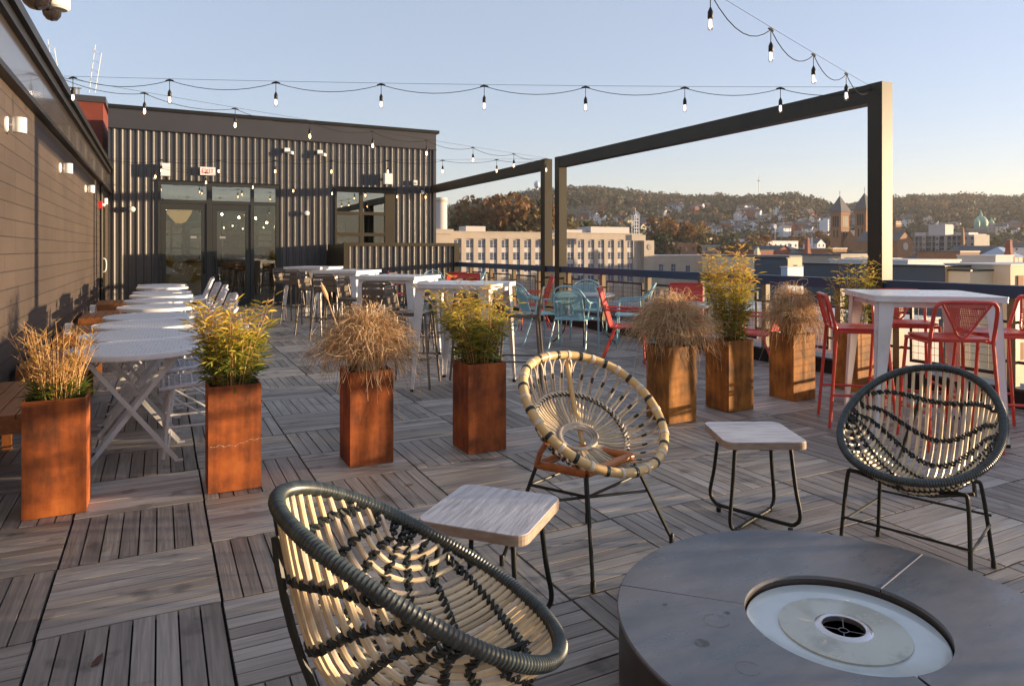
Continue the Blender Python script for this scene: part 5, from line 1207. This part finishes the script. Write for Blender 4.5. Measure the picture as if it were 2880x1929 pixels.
sm=MB(); sm.box(-1.02,-.0,-1.35,1.02,.25,-.02)
cnt=0
for zr in zrows:
    k=0
    while x0b+k*bay<XR-1:
        xc=x0b+k*bay; k+=1
        if xc<66 or (zr<-8 and xc<100): continue
        if wp is None:
            wp=wm.build('window',MAT['pane'],tb); f=fm.build('frame',MAT['sash'],wp); s2=sm.build('spandrel',MAT['limedk'],wp); o=wp
        else: o=copy_tree(wp,tb)
        o.location=Vector((xc,YB+.33,zr))-wloc(tb); cnt+=1
        if cnt>97: break
    if cnt>97: break
m=MB(); m.box(134.3,YB-1.2,-16,138.2,YB+8,4.2); m.build('end_block',MAT['lime'],tb,world=True)
m=MB(); m.lathe([(.7,0),(.95,.05),(.95,.12),(.7,.16)],24,TR(136.4,YB-1.2,2.2)@Matrix.Rotation(PI/2,4,'X')); m.build('medallion',MAT['stone'],tb,world=True)
m=MB(); m.box(118,YB+4,6.4,132.5,YB+12,8.4); m.box(108,YB+5,6.4,117,YB+12,7.4); m.box(76,YB+3,6.4,82,YB+8,7.9); m.build('roof_plant_room',MAT['limedk'],tb,world=True)
lw=empty('lower_limestone_wing',(165,175,-16),label='lower grey shaded limestone wing with a few square windows, right of the long tan building',cat='building')
m=MB(); m.box(138.3,YB+.2,-16,196,YB+20,-.75); m.build('wall',MAT['lime'],lw,world=True)
m=MB(); m.box(138.2,YB,-.75,196.2,YB+20.2,-.4); m.build('cornice',MAT['limedk'],lw,world=True)
wp2=None
for x in (142,147,153,161,164.5,172,176,180,184.5,189,193):
    q=MB(); q.box(-.8,-.02,0,.8,.1,2.3); q2=MB(); q2.box(-.05,-.07,0,.05,-.021,2.3); q2.box(-.8,-.06,1.1,-.051,-.021,1.2); q2.box(.051,-.06,1.1,.8,-.021,1.2)
    if wp2 is None: wp2=q.build('window',MAT['pane'],lw); q2.build('frame',MAT['sash'],wp2); o=wp2
    else: o=copy_tree(wp2,lw)
    o.location=Vector((x,YB+.15,-6.2 if x>150 else -5.6))-wloc(lw)
cs=empty('chimney_stack',at(1237,642,186),label='round pale chimney stack at the left end of the tan building',cat='chimney')
m=MB(); m.lathe([(1.95,-.3),(1.95,8.1)],28); m.build('shaft',MAT['limedk'],cs,smooth=True)
m=MB(); m.lathe([(2.05,7.0),(2.15,7.05),(2.15,7.5),(2.05,7.55)],28,cap=False); m.build('collar_ring',MAT['lime'],cs,smooth=True)
m=MB(); m.box(-3.2,-2.6,-1.6,2.9,2.4,-.3); m.box(-2.8,-2.2,-24,2.2,2.2,-1.6); m.build('base_block',MAT['lime'],cs)
tw=empty('lattice_antenna_tower',at(1787,656,205),label='white lattice antenna tower on the tan building roof',cat='antenna tower')
for sx in (-1,1):
    for sy in (-1,1):
        m=MB(); m.rod((sx*.85,sy*.6,-.5),(sx*.85,sy*.6,5.3),.14,6); m.build('leg',MAT['farwhite'],tw)
m=MB()
for z in (.6,1.6,2.6,3.6,4.6,5.2): m.cbox(0,-.6,z,1.9,.14,.16); m.cbox(0,.6,z,1.9,.14,.16); m.cbox(-.85,0,z,.14,1.2,.16); m.cbox(.85,0,z,.14,1.2,.16)
m.build('cross_rungs',MAT['farwhite'],tw)
m=MB(); m.rod((0,0,5),(0,0,7.4),.09,6); m.rod((.5,0,5),(.5,0,6.6),.06,6); m.rod((-.5,.2,5),(-.5,.2,6.4),.06,6); m.build('aerial',MAT['farwhite'],tw)
m=MB(); m.box(-2.4,-1.5,-2.2,2.6,1.6,-.5); m.build('roof_house',MAT['lime'],tw)
# skyline items
p=at(1510,519,1400); wt=empty('water_tower',(p.x,p.y,p.z-36),label='pale blue ball shaped water tower on the far left ridge',cat='water tower')
m=MB(); m.lathe([(.3,27),(3.5,29),(5.6,33),(6.,36.5),(5.,40),(2.8,42.3),(.4,43)],20,cap=False); m.build('tank',MAT['blue'],wt,smooth=True)
m=MB(); m.lathe([(2.8,0),(1.5,8),(1.3,26),(2.5,29.5)],14); m.build('stem',MAT['blue'],wt,smooth=True)
p=at(2134,570,1400); rm=empty('radio_mast',(p.x,p.y,p.z-6),label='thin white radio mast with a ring platform on the ridge',cat='radio mast')
m=MB(); m.rod((0,0,0),(0,0,61),.6,6); m.build('mast',MAT['farwhite'],rm); m=MB(); m.lathe([(.4,49),(3.6,50),(3.6,51),(.4,51.4)],12); m.build('platform',MAT['farwhite'],rm)
for (u,v0,v1,d,lab) in ((2180,645,690,430,'white stadium floodlight tower among the roofs'),(1908,640,690,420,'slender white floodlight pole among the orange trees')):
    p=at(u,v1,d); h=(v1-v0)/F_*d; o=empty('floodlight_tower',p,label=lab,cat='floodlight'); m=MB(); m.rod((0,0,-8),(0,0,h),.22,6); m.build('pole',MAT['farwhite'],o)
    m=MB(); 
    for k in range(3): m.cbox(0,0,h+.7+k*.9,2.4 if u>2000 else .9,.3,.55)
    m.build('lamp_rack',MAT['farwhite'],o)
# ------------------------------------------------------------------ twin towered church
E_=385.; q1=at(2362,700,E_); TX,TY=q1.x,q1.y
ch=empty('twin_towered_church',(TX,TY-7,-16),label='brown brick church with two slate pointed towers',cat='church')
def arch(m,cx,y,z0,w,h,axis,t=.15):
    P=[(-w/2,0),(w/2,0),(w/2,h-w/2)]+[(w/2*math.cos(R_(a)),h-w/2+w/2*math.sin(R_(a))) for a in (30,60,90,120,150)]+[(-w/2,h-w/2)]
    if axis=='y': m.poly([(cx+x,y-t,z0+z) for x,z in P])
    else: m.poly([(cx-t,y-x,z0+z) for x,z in P])
for k,(ty,) in enumerate(((TY,),(TY-15.1,))):
    tw_=empty('tower',(0,ty-(TY-7),0)); tw_.parent=ch; hw=3.35; zt=H-(597-VH)/F_*E_+16+ (0.5 if k else 0)
    m=MB(); m.box(-hw,-hw,0,hw,hw,zt); m.box(-hw-.35,-hw-.35,zt-1.6,hw+.35,hw+.35,zt); m.box(-hw-.25,-hw-.25,zt-15.2,hw+.25,hw+.25,zt-14.5); m.box(-hw-.25,-hw-.25,zt-9.0,hw+.25,hw+.25,zt-8.5); m.build('brick_shaft',MAT['brick'],tw_)
    m=MB(); b=hw+.9; tip=(0,0,zt+9.2)
    for a in range(4):
        c=[(b,b),(-b,b),(-b,-b),(b,-b)]; m.poly([(c[a][0],c[a][1],zt),(c[(a+1)%4][0],c[(a+1)%4][1],zt),tip])
    m.poly([(b,b,zt),(b,-b,zt),(-b,-b,zt),(-b,b,zt)]); m.rod(tip,(0,0,zt+12),.1,5); m.cbox(0,0,zt+11,.1,1.1,.15); m.build('spire',MAT['slate'],tw_)
    m=MB()
    for z0,h,w in ((zt-8.2,6,1.05),(zt-14,4,.9)):
        for o_ in (-1.4,0,1.4) if z0>zt-9 else (-1.1,1.1): arch(m,o_,-hw,z0,w,h,'y',.06); arch(m,-hw,o_,z0,w,h,'x',.06)
    arch(m,0,-hw,zt-26,1.2,2.6,'y',.06); arch(m,-hw,0,zt-26,1.2,2.6,'x',.06); m.build('louvred_opening',MAT['burner'],tw_)
y0,y1=-15.1+7,7.; nv=empty('nave',(0,0,0)); nv.parent=ch
m=MB(); zz=H-(680-VH)/F_*E_+16; rz_=H-(650-VH)/F_*E_+16
ya,yb=y0+3.3,y1-3.3; m.box(-1.5,ya,0,36,yb,zz); m.poly([(-1.5,yb,zz),(-1.5,ya,zz),(-1.5,(ya+yb)/2,rz_)]); m.build('gable_wall',MAT['brick'],nv)
m=MB(); c_=(ya+yb)/2; m.poly([(-1.7,ya-.4,zz-.2),(36,ya-.4,zz-.2),(36,c_,rz_+.2),(-1.7,c_,rz_+.2)]); m.poly([(-1.7,c_,rz_+.2),(36,c_,rz_+.2),(36,yb+.4,zz-.2),(-1.7,yb+.4,zz-.2)]); m.build('nave_roof',MAT['slate'],nv)
m=MB(); arch(m,-1.5,c_,zz-12,3.2,7,'x',.05); arch(m,-1.5,c_-3.6,zz-15,1.2,4,'x',.05); arch(m,-1.5,c_+3.6,zz-15,1.2,4,'x',.05); m.build('portal_window',MAT['burner'],nv)
# rose window gable right of the post
D2=330.; q=at(2546,735,D2); bc_=empty('rose_window_chapel',(q.x,q.y,-16),label='brown brick gabled church end with a round rose window, right of the tall post',cat='church')
W_=5.6; ze=H-(676-VH)/F_*D2+16; zp=H-(651-VH)/F_*D2+16
m=MB(); m.box(-W_,0,0,W_,22,ze); m.poly([(-W_,0,ze),(W_,0,ze),(0,0,zp)]); m.build('gable_wall',MAT['brick'],bc_)
m=MB(); m.poly([(-W_-.5,-.4,ze-.4),(0,-.4,zp+.3),(0,22,zp+.3),(-W_-.5,22,ze-.4)]); m.poly([(0,-.4,zp+.3),(W_+.5,-.4,ze-.4),(W_+.5,22,ze-.4),(0,22,zp+.3)]); m.build('roof',MAT['slate'],bc_)
rzz=H-(693-VH)/F_*D2+16
m=MB(); m.lathe([(1.1,0),(1.75,0),(1.75,.3),(1.1,.3)],24,TR(0,-.02,rzz)@Matrix.Rotation(PI/2,4,'X')); m.lathe([(.3,0),(.5,0),(.5,.2)],12,TR(0,-.05,rzz)@Matrix.Rotation(PI/2,4,'X')); m.build('rose_window_surround',MAT['limedk'],bc_)
m=MB(); m.lathe([(.01,.04),(1.12,.04)],20,TR(0,-.02,rzz)@Matrix.Rotation(PI/2,4,'X')); m.build('rose_window_glass',MAT['pane'],bc_)
for x,w_,h_ in ((-3,1.1,5),(0,1.6,4),(3,1.1,5)): m=MB(); arch(m,x,0,rzz-11,w_,h_,'y',.06); m.build('window',MAT['burner'],bc_)
q=at(2516,630,345); ct=empty('brick_chimney_tower',(q.x,q.y,-16),label='tall narrow brown brick tower just right of the steel post',cat='tower'); ht_=H-(625-VH)/F_*345+16
m=MB(); m.box(-2.,-2.,0,2.,2.,ht_); m.build('shaft',MAT['brick'],ct); m=MB(); m.box(-2.25,-2.25,ht_-1.2,2.25,2.25,ht_-.6); m.box(-2.1,-2.1,ht_,2.1,2.1,ht_+.4); m.build('cap',MAT['slate'],ct)
# apartment block
D3=335.; q=at(2563,700,D3+20); ab=empty('balcony_apartment_block',(q.x,q.y,-16),label='grey beige apartment block with rows of dark recessed balconies',cat='apartment block')
qa,qb=at(2740,700,D3-5),at(2563,700,D3+22); ax=Vector((qb.x-qa.x,qb.y-qa.y,0)); Lb=ax.length; ang=math.atan2(ax.y,ax.x)
ab.location=(qa.x,qa.y,-16); ab.rotation_euler=(0,0,ang+PI); zt=H-(661-VH)/F_*D3+16
# local: x from 0 (near right end) to -Lb, -y is the back
m=MB(); m.box(-Lb,.9,0,0,13,zt); 
for a,b in ((.0,.205),(.415,.46),(.54,.60),(.76,.815)): m.box(-Lb*b,0,0,-Lb*a,.9,zt)
for a in (.27,.345,.66,.875,.94): m.box(-Lb*a-.2,.1,0,-Lb*a+.2,.9,zt)
m.build('wall',MAT['concrete'],ab)
m=MB()
for k in range(8):
    z=zt-.4-k*2.85; m.box(-Lb,-.05,z,-Lb*.205,.95,z+.35)
    m.box(-Lb,-.08,z-1.85,-Lb*.205,.0,z-1.75)
m.build('balcony_slab',MAT['concrete'],ab)
m=MB()
for k in range(7):
    z=zt-.4-k*2.85; m.box(-Lb,.86,z-2.5,-Lb*.205,.9,z-.0)
    for a in (.03,.13,.50,.57,.79): m.box(-Lb*a-.5,-.03,z-1.9,-Lb*a+.5,.0,z-.7)
m.build('balcony_window',MAT['pane'],ab)
m=MB(); m.box(-Lb*.75,2,zt,-Lb*.48,9,zt+5.4); m.box(-Lb*.96,1,zt,-Lb*.78,9,zt+1.6); m.box(-Lb*.3,1,zt,-Lb*.1,9,zt+1.2); m.build('roof_plant_room',MAT['limedk'],ab)
q=at(2752,700,D3+2); b2=empty('sunlit_tan_block',(q.x,q.y,-16),label='sunlit tan end block joined to the balcony apartment building',cat='building'); z2=H-(660-VH)/F_*D3+16
m=MB(); m.box(-2.0,0,0,6.5,12,z2); m.build('wall',MAT['concrete'],b2); m=MB(); m.box(-2.1,-.1,z2,6.6,12,z2+.3); m.build('coping',MAT['limedk'],b2)
for k in range(4): m=MB(); m.box(1.9,-.05,z2-2.6-k*3.1,2.9,.0,z2-1.3-k*3.1); m.build('window',MAT['pane'],b2)
# domed church
q=at(2759,650,720); dm=empty('green_domed_church',(q.x,q.y,-16),label='pale stone church with verdigris green dome and two small cupolas',cat='church'); zb=q.z+16
m=MB(); m.box(-16,-4,0,18,20,zb+1.5); m.box(-9,-5,0,8,14,zb+2.8); m.build('nave',MAT['stone'],dm)
m=MB(); m.lathe([(6.0,zb+2),(6.0,zb+7)],20); m.build('drum',MAT['copper'],dm,smooth=True)
m=MB(); m.lathe([(6.4,zb+6.5),(6.3,zb+9),(5.4,zb+12),(3.6,zb+14.4),(1.4,zb+15.8),(1.2,zb+18),(.9,zb+19),(.1,zb+22)],24); m.build('dome',MAT['copper'],dm,smooth=True)
for x in (-10.0,15.): m=MB(); m.lathe([(2.3,zb),(2.3,zb+8),(2.6,zb+8.2),(2.0,zb+10.5),(.8,zb+12),(.1,zb+14.5)],12,TR(x,-2,0)); m.build('cupola',MAT['copper'],dm,smooth=True)
q=at(2712,566,1130); bx=empty('ridge_brick_complex',(q.x,q.y,q.z-6),label='large stepped red brick building on the crest of the right hand ridge',cat='building')
m=MB(); 
for x0_,x1_,h in ((-17,-9,5),(-11,-2,10),(-4,6,15),(6,12,12),(12,19,8)): m.box(x0_,-5-h*.1,-6,x1_,8,h)
m.build('wall',MAT['brickred'],bx)
m=MB()
for k in range(4): m.box(-10,-6.2,1+k*3.2-.0,17,-6.1,2+k*3.2)
m.build('window_band',MAT['pane'],bx)
q=at(1900,556,1150); bx=empty('ridge_manor',(q.x,q.y,q.z-4),label='tan building with pyramid roof among white houses on the middle ridge',cat='building')
m=MB(); m.box(-12,-4,-6,13,7,6); m.build('wall',MAT['brick'],bx); m=MB(); m.lathe([(10,6),(.4,11.5),(.3,16)],4,Matrix.Rotation(PI/4,4,'Z')); m.build('roof',MAT['slate'],bx)
q=at(2328,640,560); bx=empty('grey_tower_block',(q.x,q.y,-16),label='pale grey residential tower block just left of the church',cat='apartment block'); zt=H-(619-VH)/F_*560+16
m=MB(); m.box(-3.6,-3,0,0,5,zt); m.box(-.3,-3.8,0,4.2,4,zt+1.2); m.build('wall',MAT['farwhite'],bx)
m=MB()
for k in range(9): m.box(-3.2,-3.04,zt-2-k*2.8,-.6,-3.0,zt-1.2-k*2.8)
m.build('window_band',MAT['sash'],bx)
# ------------------------------------------------------------------ mid distance low roofs
def roofbox(name,u0,u1,vt,d,dy,wallm,label,roofm='slate',kind='flat',cat='building',win=True,base=-16):
    a,b=at(u0,vt,d),at(u1,vt,d); r0,r1=ratio(u0),ratio(u1); Y=(a.y+b.y)/2; x0_,x1_=Y*r0,Y*r1; z=a.z
    o=empty(name,((x0_+x1_)/2,Y,base),label=label,cat=cat); w=(x1_-x0_)/2; h=z-base
    m=MB(); m.box(-w,0,0,w,dy,h-(.4 if kind=='flat' else 0)*0); 
    if kind=='gable':
        m=MB(); m.box(-w,0,0,w,dy,h-w*.5)
        m.poly([(-w,0,h-w*.5),(w,0,h-w*.5),(0,0,h)]); 
    if kind=='hip': m=MB(); m.box(-w,0,0,w,dy,h-3)
    m.build('wall',MAT[wallm],o)
    m=MB()
    if kind=='flat': m.box(-w-.15,-.15,h,w+.15,dy+.15,h+.3)
    elif kind=='gable':
        for s_ in (-1,1): P=[(s_*(w+.4),-.4,h-w*.5-.2),(s_*(w+.4),dy,h-w*.5-.2),(0,dy,h+.2),(0,-.4,h+.2)]; m.poly(P if s_>0 else P[::-1])
    else:
        P=[(-w-.5,-.5),(w+.5,-.5),(w+.5,dy+.5),(-w-.5,dy+.5)]; ri=[(-w*.45,dy*.5),(w*.45,dy*.5)]
        q=lambda p,z_:(p[0],p[1],z_); m.poly([q(P[0],h-3),q(P[1],h-3),q(ri[1],h),q(ri[0],h)]); m.poly([q(P[1],h-3),q(P[2],h-3),q(ri[1],h)]); m.poly([q(P[2],h-3),q(P[3],h-3),q(ri[0],h),q(ri[1],h)]); m.poly([q(P[3],h-3),q(P[0],h-3),q(ri[0],h)])
    m.build('roof',MAT[roofm],o)
    if win:
        n_=min(12,max(2,int(w*2/3.5)))
        for k in range(n_):
            x=-w+2*w*(k+.5)/n_; zz=h-(3.2 if kind=='flat' else 3+w*.5)
            m=MB(); m.box(x-.55,-.05,zz,x+.55,-.0,zz+1.6); m.build('window',MAT['pane'],o)
    return o
RB=[('low_roof_building',1880,1960,684,300,18,'brick','rust brown low building behind the lower limestone wing','slate','flat'),
('low_roof_building',1960,2035,671,345,20,'cream','peach coloured flat block in front of the orange trees','cream2','flat'),
('low_roof_building',1885,1925,672,350,14,'farwhite','small white gabled shed by the orange trees','slate','gable'),
('low_roof_building',2040,2110,672,380,18,'farwhite','white low block right of the peach coloured block','slate','flat'),
('low_roof_building',2215,2300,690,250,24,'brickred','dark green roofed hall with a red gable among the roofs','roofg','hip'),
('low_roof_building',2190,2222,692,240,14,'brickred','dark red gabled front beside the green roofed hall','roofg','gable'),
('low_roof_building',2120,2175,706,220,12,'brickred','low brick block with red roof vents','roofg','flat'),
('low_roof_building',2342,2382,700,235,10,'brick','orange brick block in front of the twin towered church','cream2','flat'),
('low_roof_building',2296,2345,703,250,14,'brickred','row of dark brick houses left of the orange brick block','slate','flat'),
('low_roof_building',2160,2245,679,400,16,'farwhite','long white roofed low building with a blue panel','cream2','flat'),
('low_roof_building',2220,2440,723,150,26,'cream','wide sunlit cream flat building before the church','slate','flat'),
('low_roof_building',2365,2436,719,120,8,'lime','tan parapet block with dark vents at the foot of the post','slate','flat'),
('low_roof_building',2504,2533,731,110,8,'cream','small cream block just right of the tall post','cream2','flat'),
('low_roof_building',2553,2700,736,95,12,'farwhite','pale flat roof with white vents beyond the navy wall','cream2','flat'),
('low_roof_building',2730,2800,704,210,22,'stone','dark hipped roof hall with chimneys at right','slate','hip'),
('low_roof_building',2700,2755,709,190,12,'brick','brown brick wing in front of the hipped roof hall','slate','flat'),
('low_roof_building',2796,2832,693,215,14,'stone','small white edged gable at right','slate','gable'),
('low_roof_building',2842,2876,695,205,9,'cream','blue roofed lantern house at the far right','blue','hip'),
('low_roof_building',2800,2850,721,150,8,'limedk','pale grey chimney block at right','cream2','flat'),
('low_roof_building',2440,2500,712,210,14,'brick','dark brick block partly behind the tall post','slate','flat')]
for r in RB: roofbox(r[0],r[1],r[2],r[3],r[4],r[5],r[6],r[7],roofm=r[8],kind=r[9])
for (u,v0,v1,d,w,mt,lab) in ((2271,672,716,215,.9,'brickred','tall tapering red brick chimney before the dark red trees'),(2283,668,690,330,.55,'farwhite','thin white church spire beside the red brick chimney'),(2838,676,716,200,1.0,'brickred','dark square chimney rising over the hipped roof hall'),(2708,642,665,330,.7,'brick','thin pale chimney on the apartment block'),(2130,698,712,210,.7,'cream','short golden chimney at the left of the mid distance roofs')):
    p=at(u,v1,d); h=(v1-v0)/F_*d; o=empty('chimney',(p.x,p.y,p.z),label=lab,cat='chimney')
    m=MB(); m.lathe([(w*1.5,-4),(w*1.3,h*.08),(w,h*.25),(w*.75,h*.9),(w*.9,h*.92),(w*.8,h)],4 if mt!='farwhite' else 8,Matrix.Rotation(PI/4,4,'Z')); m.build('stack',MAT[mt],o); m=MB(); m.lathe([(w*.5,h),(w*.5,h+.4)],8); m.build('pot',MAT['stone'],o)
# random infill houses between the landmarks
rd=random.Random(77)
for k in range(60):
    u=rd.uniform(1845,2880); v=rd.uniform(664,700); d=rd.uniform(300,470); kd=rd.choices((0,1,2,3),(4,5,2,3))[0]
    if 2330<u<2460 or 2515<u<2775: continue
    p=at(u,v,d); o=place(HP[kd],(p.x,p.y,p.z-8),rd.choice((0,PI/2,0,PI/2,.3)),['white gabled house in the valley below the hill','red brick gabled house in the valley below the hill','cream gabled house in the valley below the hill','flat roofed block in the valley below the hill'][kd],'valley houses between the trees')
# ------------------------------------------------------------------ next door penthouses
def slab(name,u0,u1,Yp,vt,dy,mt,label,zb=-16,ribbed=False,coping='black'):
    x0_,x1_=Yp*ratio(u0),Yp*ratio(u1); z=H-(vt-VH)/F_*dep((x0_+x1_)/2,Yp); o=empty(name,((x0_+x1_)/2,Yp,zb),label=label,cat='building',)
    m=MB()
    if ribbed: ribs(m,x0_,x1_,zb,z,Yp,pitch=.18,phase=x0_); m.box(x0_+.002,Yp+.02,zb,x1_-.002,Yp+dy,z)
    else: m.box(x0_,Yp,zb,x1_,Yp+dy,z)
    m.build('wall',MAT[mt],o,world=True)
    m=MB(); m.box(x0_-.06,Yp-.05,z,x1_+.06,Yp+dy+.05,z+.07); m.build('coping',MAT[coping],o,world=True); return o,x0_,x1_,z
o,xa,xb,z=slab('navy_penthouse',2657,2729,21.3,751,8.6,'navy','navy clad rooftop penthouse with tan corrugated end wall beyond the railing')
m=MB(); ribs(m,xa+.01,xb-.01,-16,z-.01,21.29,pitch=.12,phase=xa); m.build('corrugated_end',MAT['gold'],o,world=True)
o2,xa,xb,z=slab('navy_penthouse',2212,2221,40,727,3.4,'navy','dark navy clad penthouse wall at the left behind the tall bamboo')
m=MB(); m.box(xa+.05,39.9,-16,xb-.05,39.99,z-.02); m.build('corrugated_end',MAT['gold'],o2,world=True)
slab('grey_link_block',2215,2265,36,752,.6,'blue','pale blue grey link wall between the two navy penthouses',coping='cream2')
o3,xa,xb,z=slab('cream_block',2729,2842,20.2,762,3,'cream','cream stucco block right of the tan corrugated end wall')
m=MB(); ribs(m,20.2*ratio(2808),xb-.02,-16,z+.3,20.17,pitch=.12); m.build('corrugated_strip',MAT['gold'],o3,world=True)
o4,xa,xb,z=slab('cream_apartment_building',2842,3060,19.4,745,3.2,'cream','cream stucco apartment wall with small windows at the right edge',coping='cream2')
for dx in (.55,2.6,4.6):
    for dz in (-1.35,-3.0,-4.7): m=MB(); m.box(xa+dx,19.33,z+dz,xa+dx+.5,19.42,z+dz+.85); m.build('window',MAT['brick'],o4,world=True)
slab('street_side_block',2400,2640,17.0,905,10,'limedk','shaded grey beige block low beyond the railing panels',coping='cream2')
slab('street_side_block',1950,2330,26,880,10,'navy','dark low block seen through the railing mesh',coping='fascia')
# cars down in the street seen through the railing
cp=None
for k,(x,y,mt) in enumerate(((19,12,'blue'),(20,17,'farwhite'),(22,9,'navy'),(24,24,'farwhite'))):
    o=empty('parked_car',(x,y,-16),rz=1.2,label=['pale blue','white','navy','second white'][k]+' car parked in the street below the railing',cat='car',group='cars in the street')
    m=MB(); m.prism(rsq(.9,.3,3),.35,.8,Matrix.Diagonal((2.4,1,1,1))); m.build('body',MAT[mt],o); m=MB(); m.prism(rsq(.72,.25,3),.8,1.42,Matrix.Diagonal((1.5,1,1,1))); m.build('cabin',MAT['pane'],o)
    for sx in (-1.35,1.35):
        for sy in (-.85,.85): m=MB(); m.lathe([(.33,-.1),(.33,.1)],12,TR(sx,sy,.33)@Matrix.Rotation(PI/2,4,'X')); m.build('wheel',MAT['black'],o)
m=MB(); m.box(8,-60,-16,17,160,-15.996); tag(m.build('street',MAT['ground']),kind='structure')
# ------------------------------------------------------------------ thin evening haze
m=MB(); m.box(-2600,-2600,-17.9,2600,2600,190); hz_=bpy.data.materials.new('evening_haze'); hz_.use_nodes=True; hn=hz_.node_tree.nodes; hn.remove(hn['Principled BSDF'])
pv_=hn.new('ShaderNodeVolumePrincipled'); pv_.inputs['Color'].default_value=(.92,.90,.92,1); pv_.inputs['Density'].default_value=.00011; pv_.inputs['Anisotropy'].default_value=.2
hz_.node_tree.links.new(pv_.outputs[0],hn['Material Output'].inputs['Volume'])
tag(m.build('haze',hz_),kind='stuff',label='thin evening haze over the valley')
# ------------------------------------------------------------------ light, sky, camera
SUN_EL,SUN_AZ=3.3,112.
w=bpy.data.worlds.new('World'); scene.world=w; w.use_nodes=True; nt=w.node_tree; bg=nt.nodes['Background']
sk=nt.nodes.new('ShaderNodeTexSky'); sk.sky_type='NISHITA'; sk.sun_disc=False; sk.sun_elevation=R_(SUN_EL); sk.sun_rotation=R_(SUN_AZ); sk.altitude=0; sk.air_density=1.0; sk.dust_density=.6; sk.ozone_density=2.2
vm=nt.nodes.new('ShaderNodeVectorMath'); vm.operation='MULTIPLY_ADD'; nt.links.new(sk.outputs['Color'],vm.inputs[0]); vm.inputs[1].default_value=(.46,.42,.56); vm.inputs[2].default_value=(.64,.72,.75)
nt.links.new(vm.outputs[0],bg.inputs['Color']); bg.inputs['Strength'].default_value=.15
sl=bpy.data.lights.new('sun','SUN'); sl.energy=4.5; sl.angle=R_(.6); sl.color=(1.,.74,.45); so=bpy.data.objects.new('sun',sl); C.objects.link(so)
sd=Vector((math.sin(R_(SUN_AZ))*math.cos(R_(SUN_EL)),math.cos(R_(SUN_AZ))*math.cos(R_(SUN_EL)),math.sin(R_(SUN_EL)))); so.rotation_euler=sd.to_track_quat('Z','Y').to_euler(); so.location=(20,-8,12)
cd=bpy.data.cameras.new('camera'); co=bpy.data.objects.new('camera',cd); C.objects.link(co); scene.camera=co
cd.sensor_width=36; cd.lens=36*F_/2880; cd.shift_y=-(1929/2-VH)/2880; cd.clip_start=.05; cd.clip_end=6000
co.location=(0,0,H); co.rotation_euler=(PI/2,0,-YAW)
vs=scene.view_settings; vs.view_transform='Standard'; vs.look='None'; vs.exposure=1.78; vs.gamma=1; vs.use_curve_mapping=False
scene.render.engine='CYCLES'
scene.cycles.max_bounces=8; scene.cycles.transparent_max_bounces=24; scene.cycles.sample_clamp_indirect=6
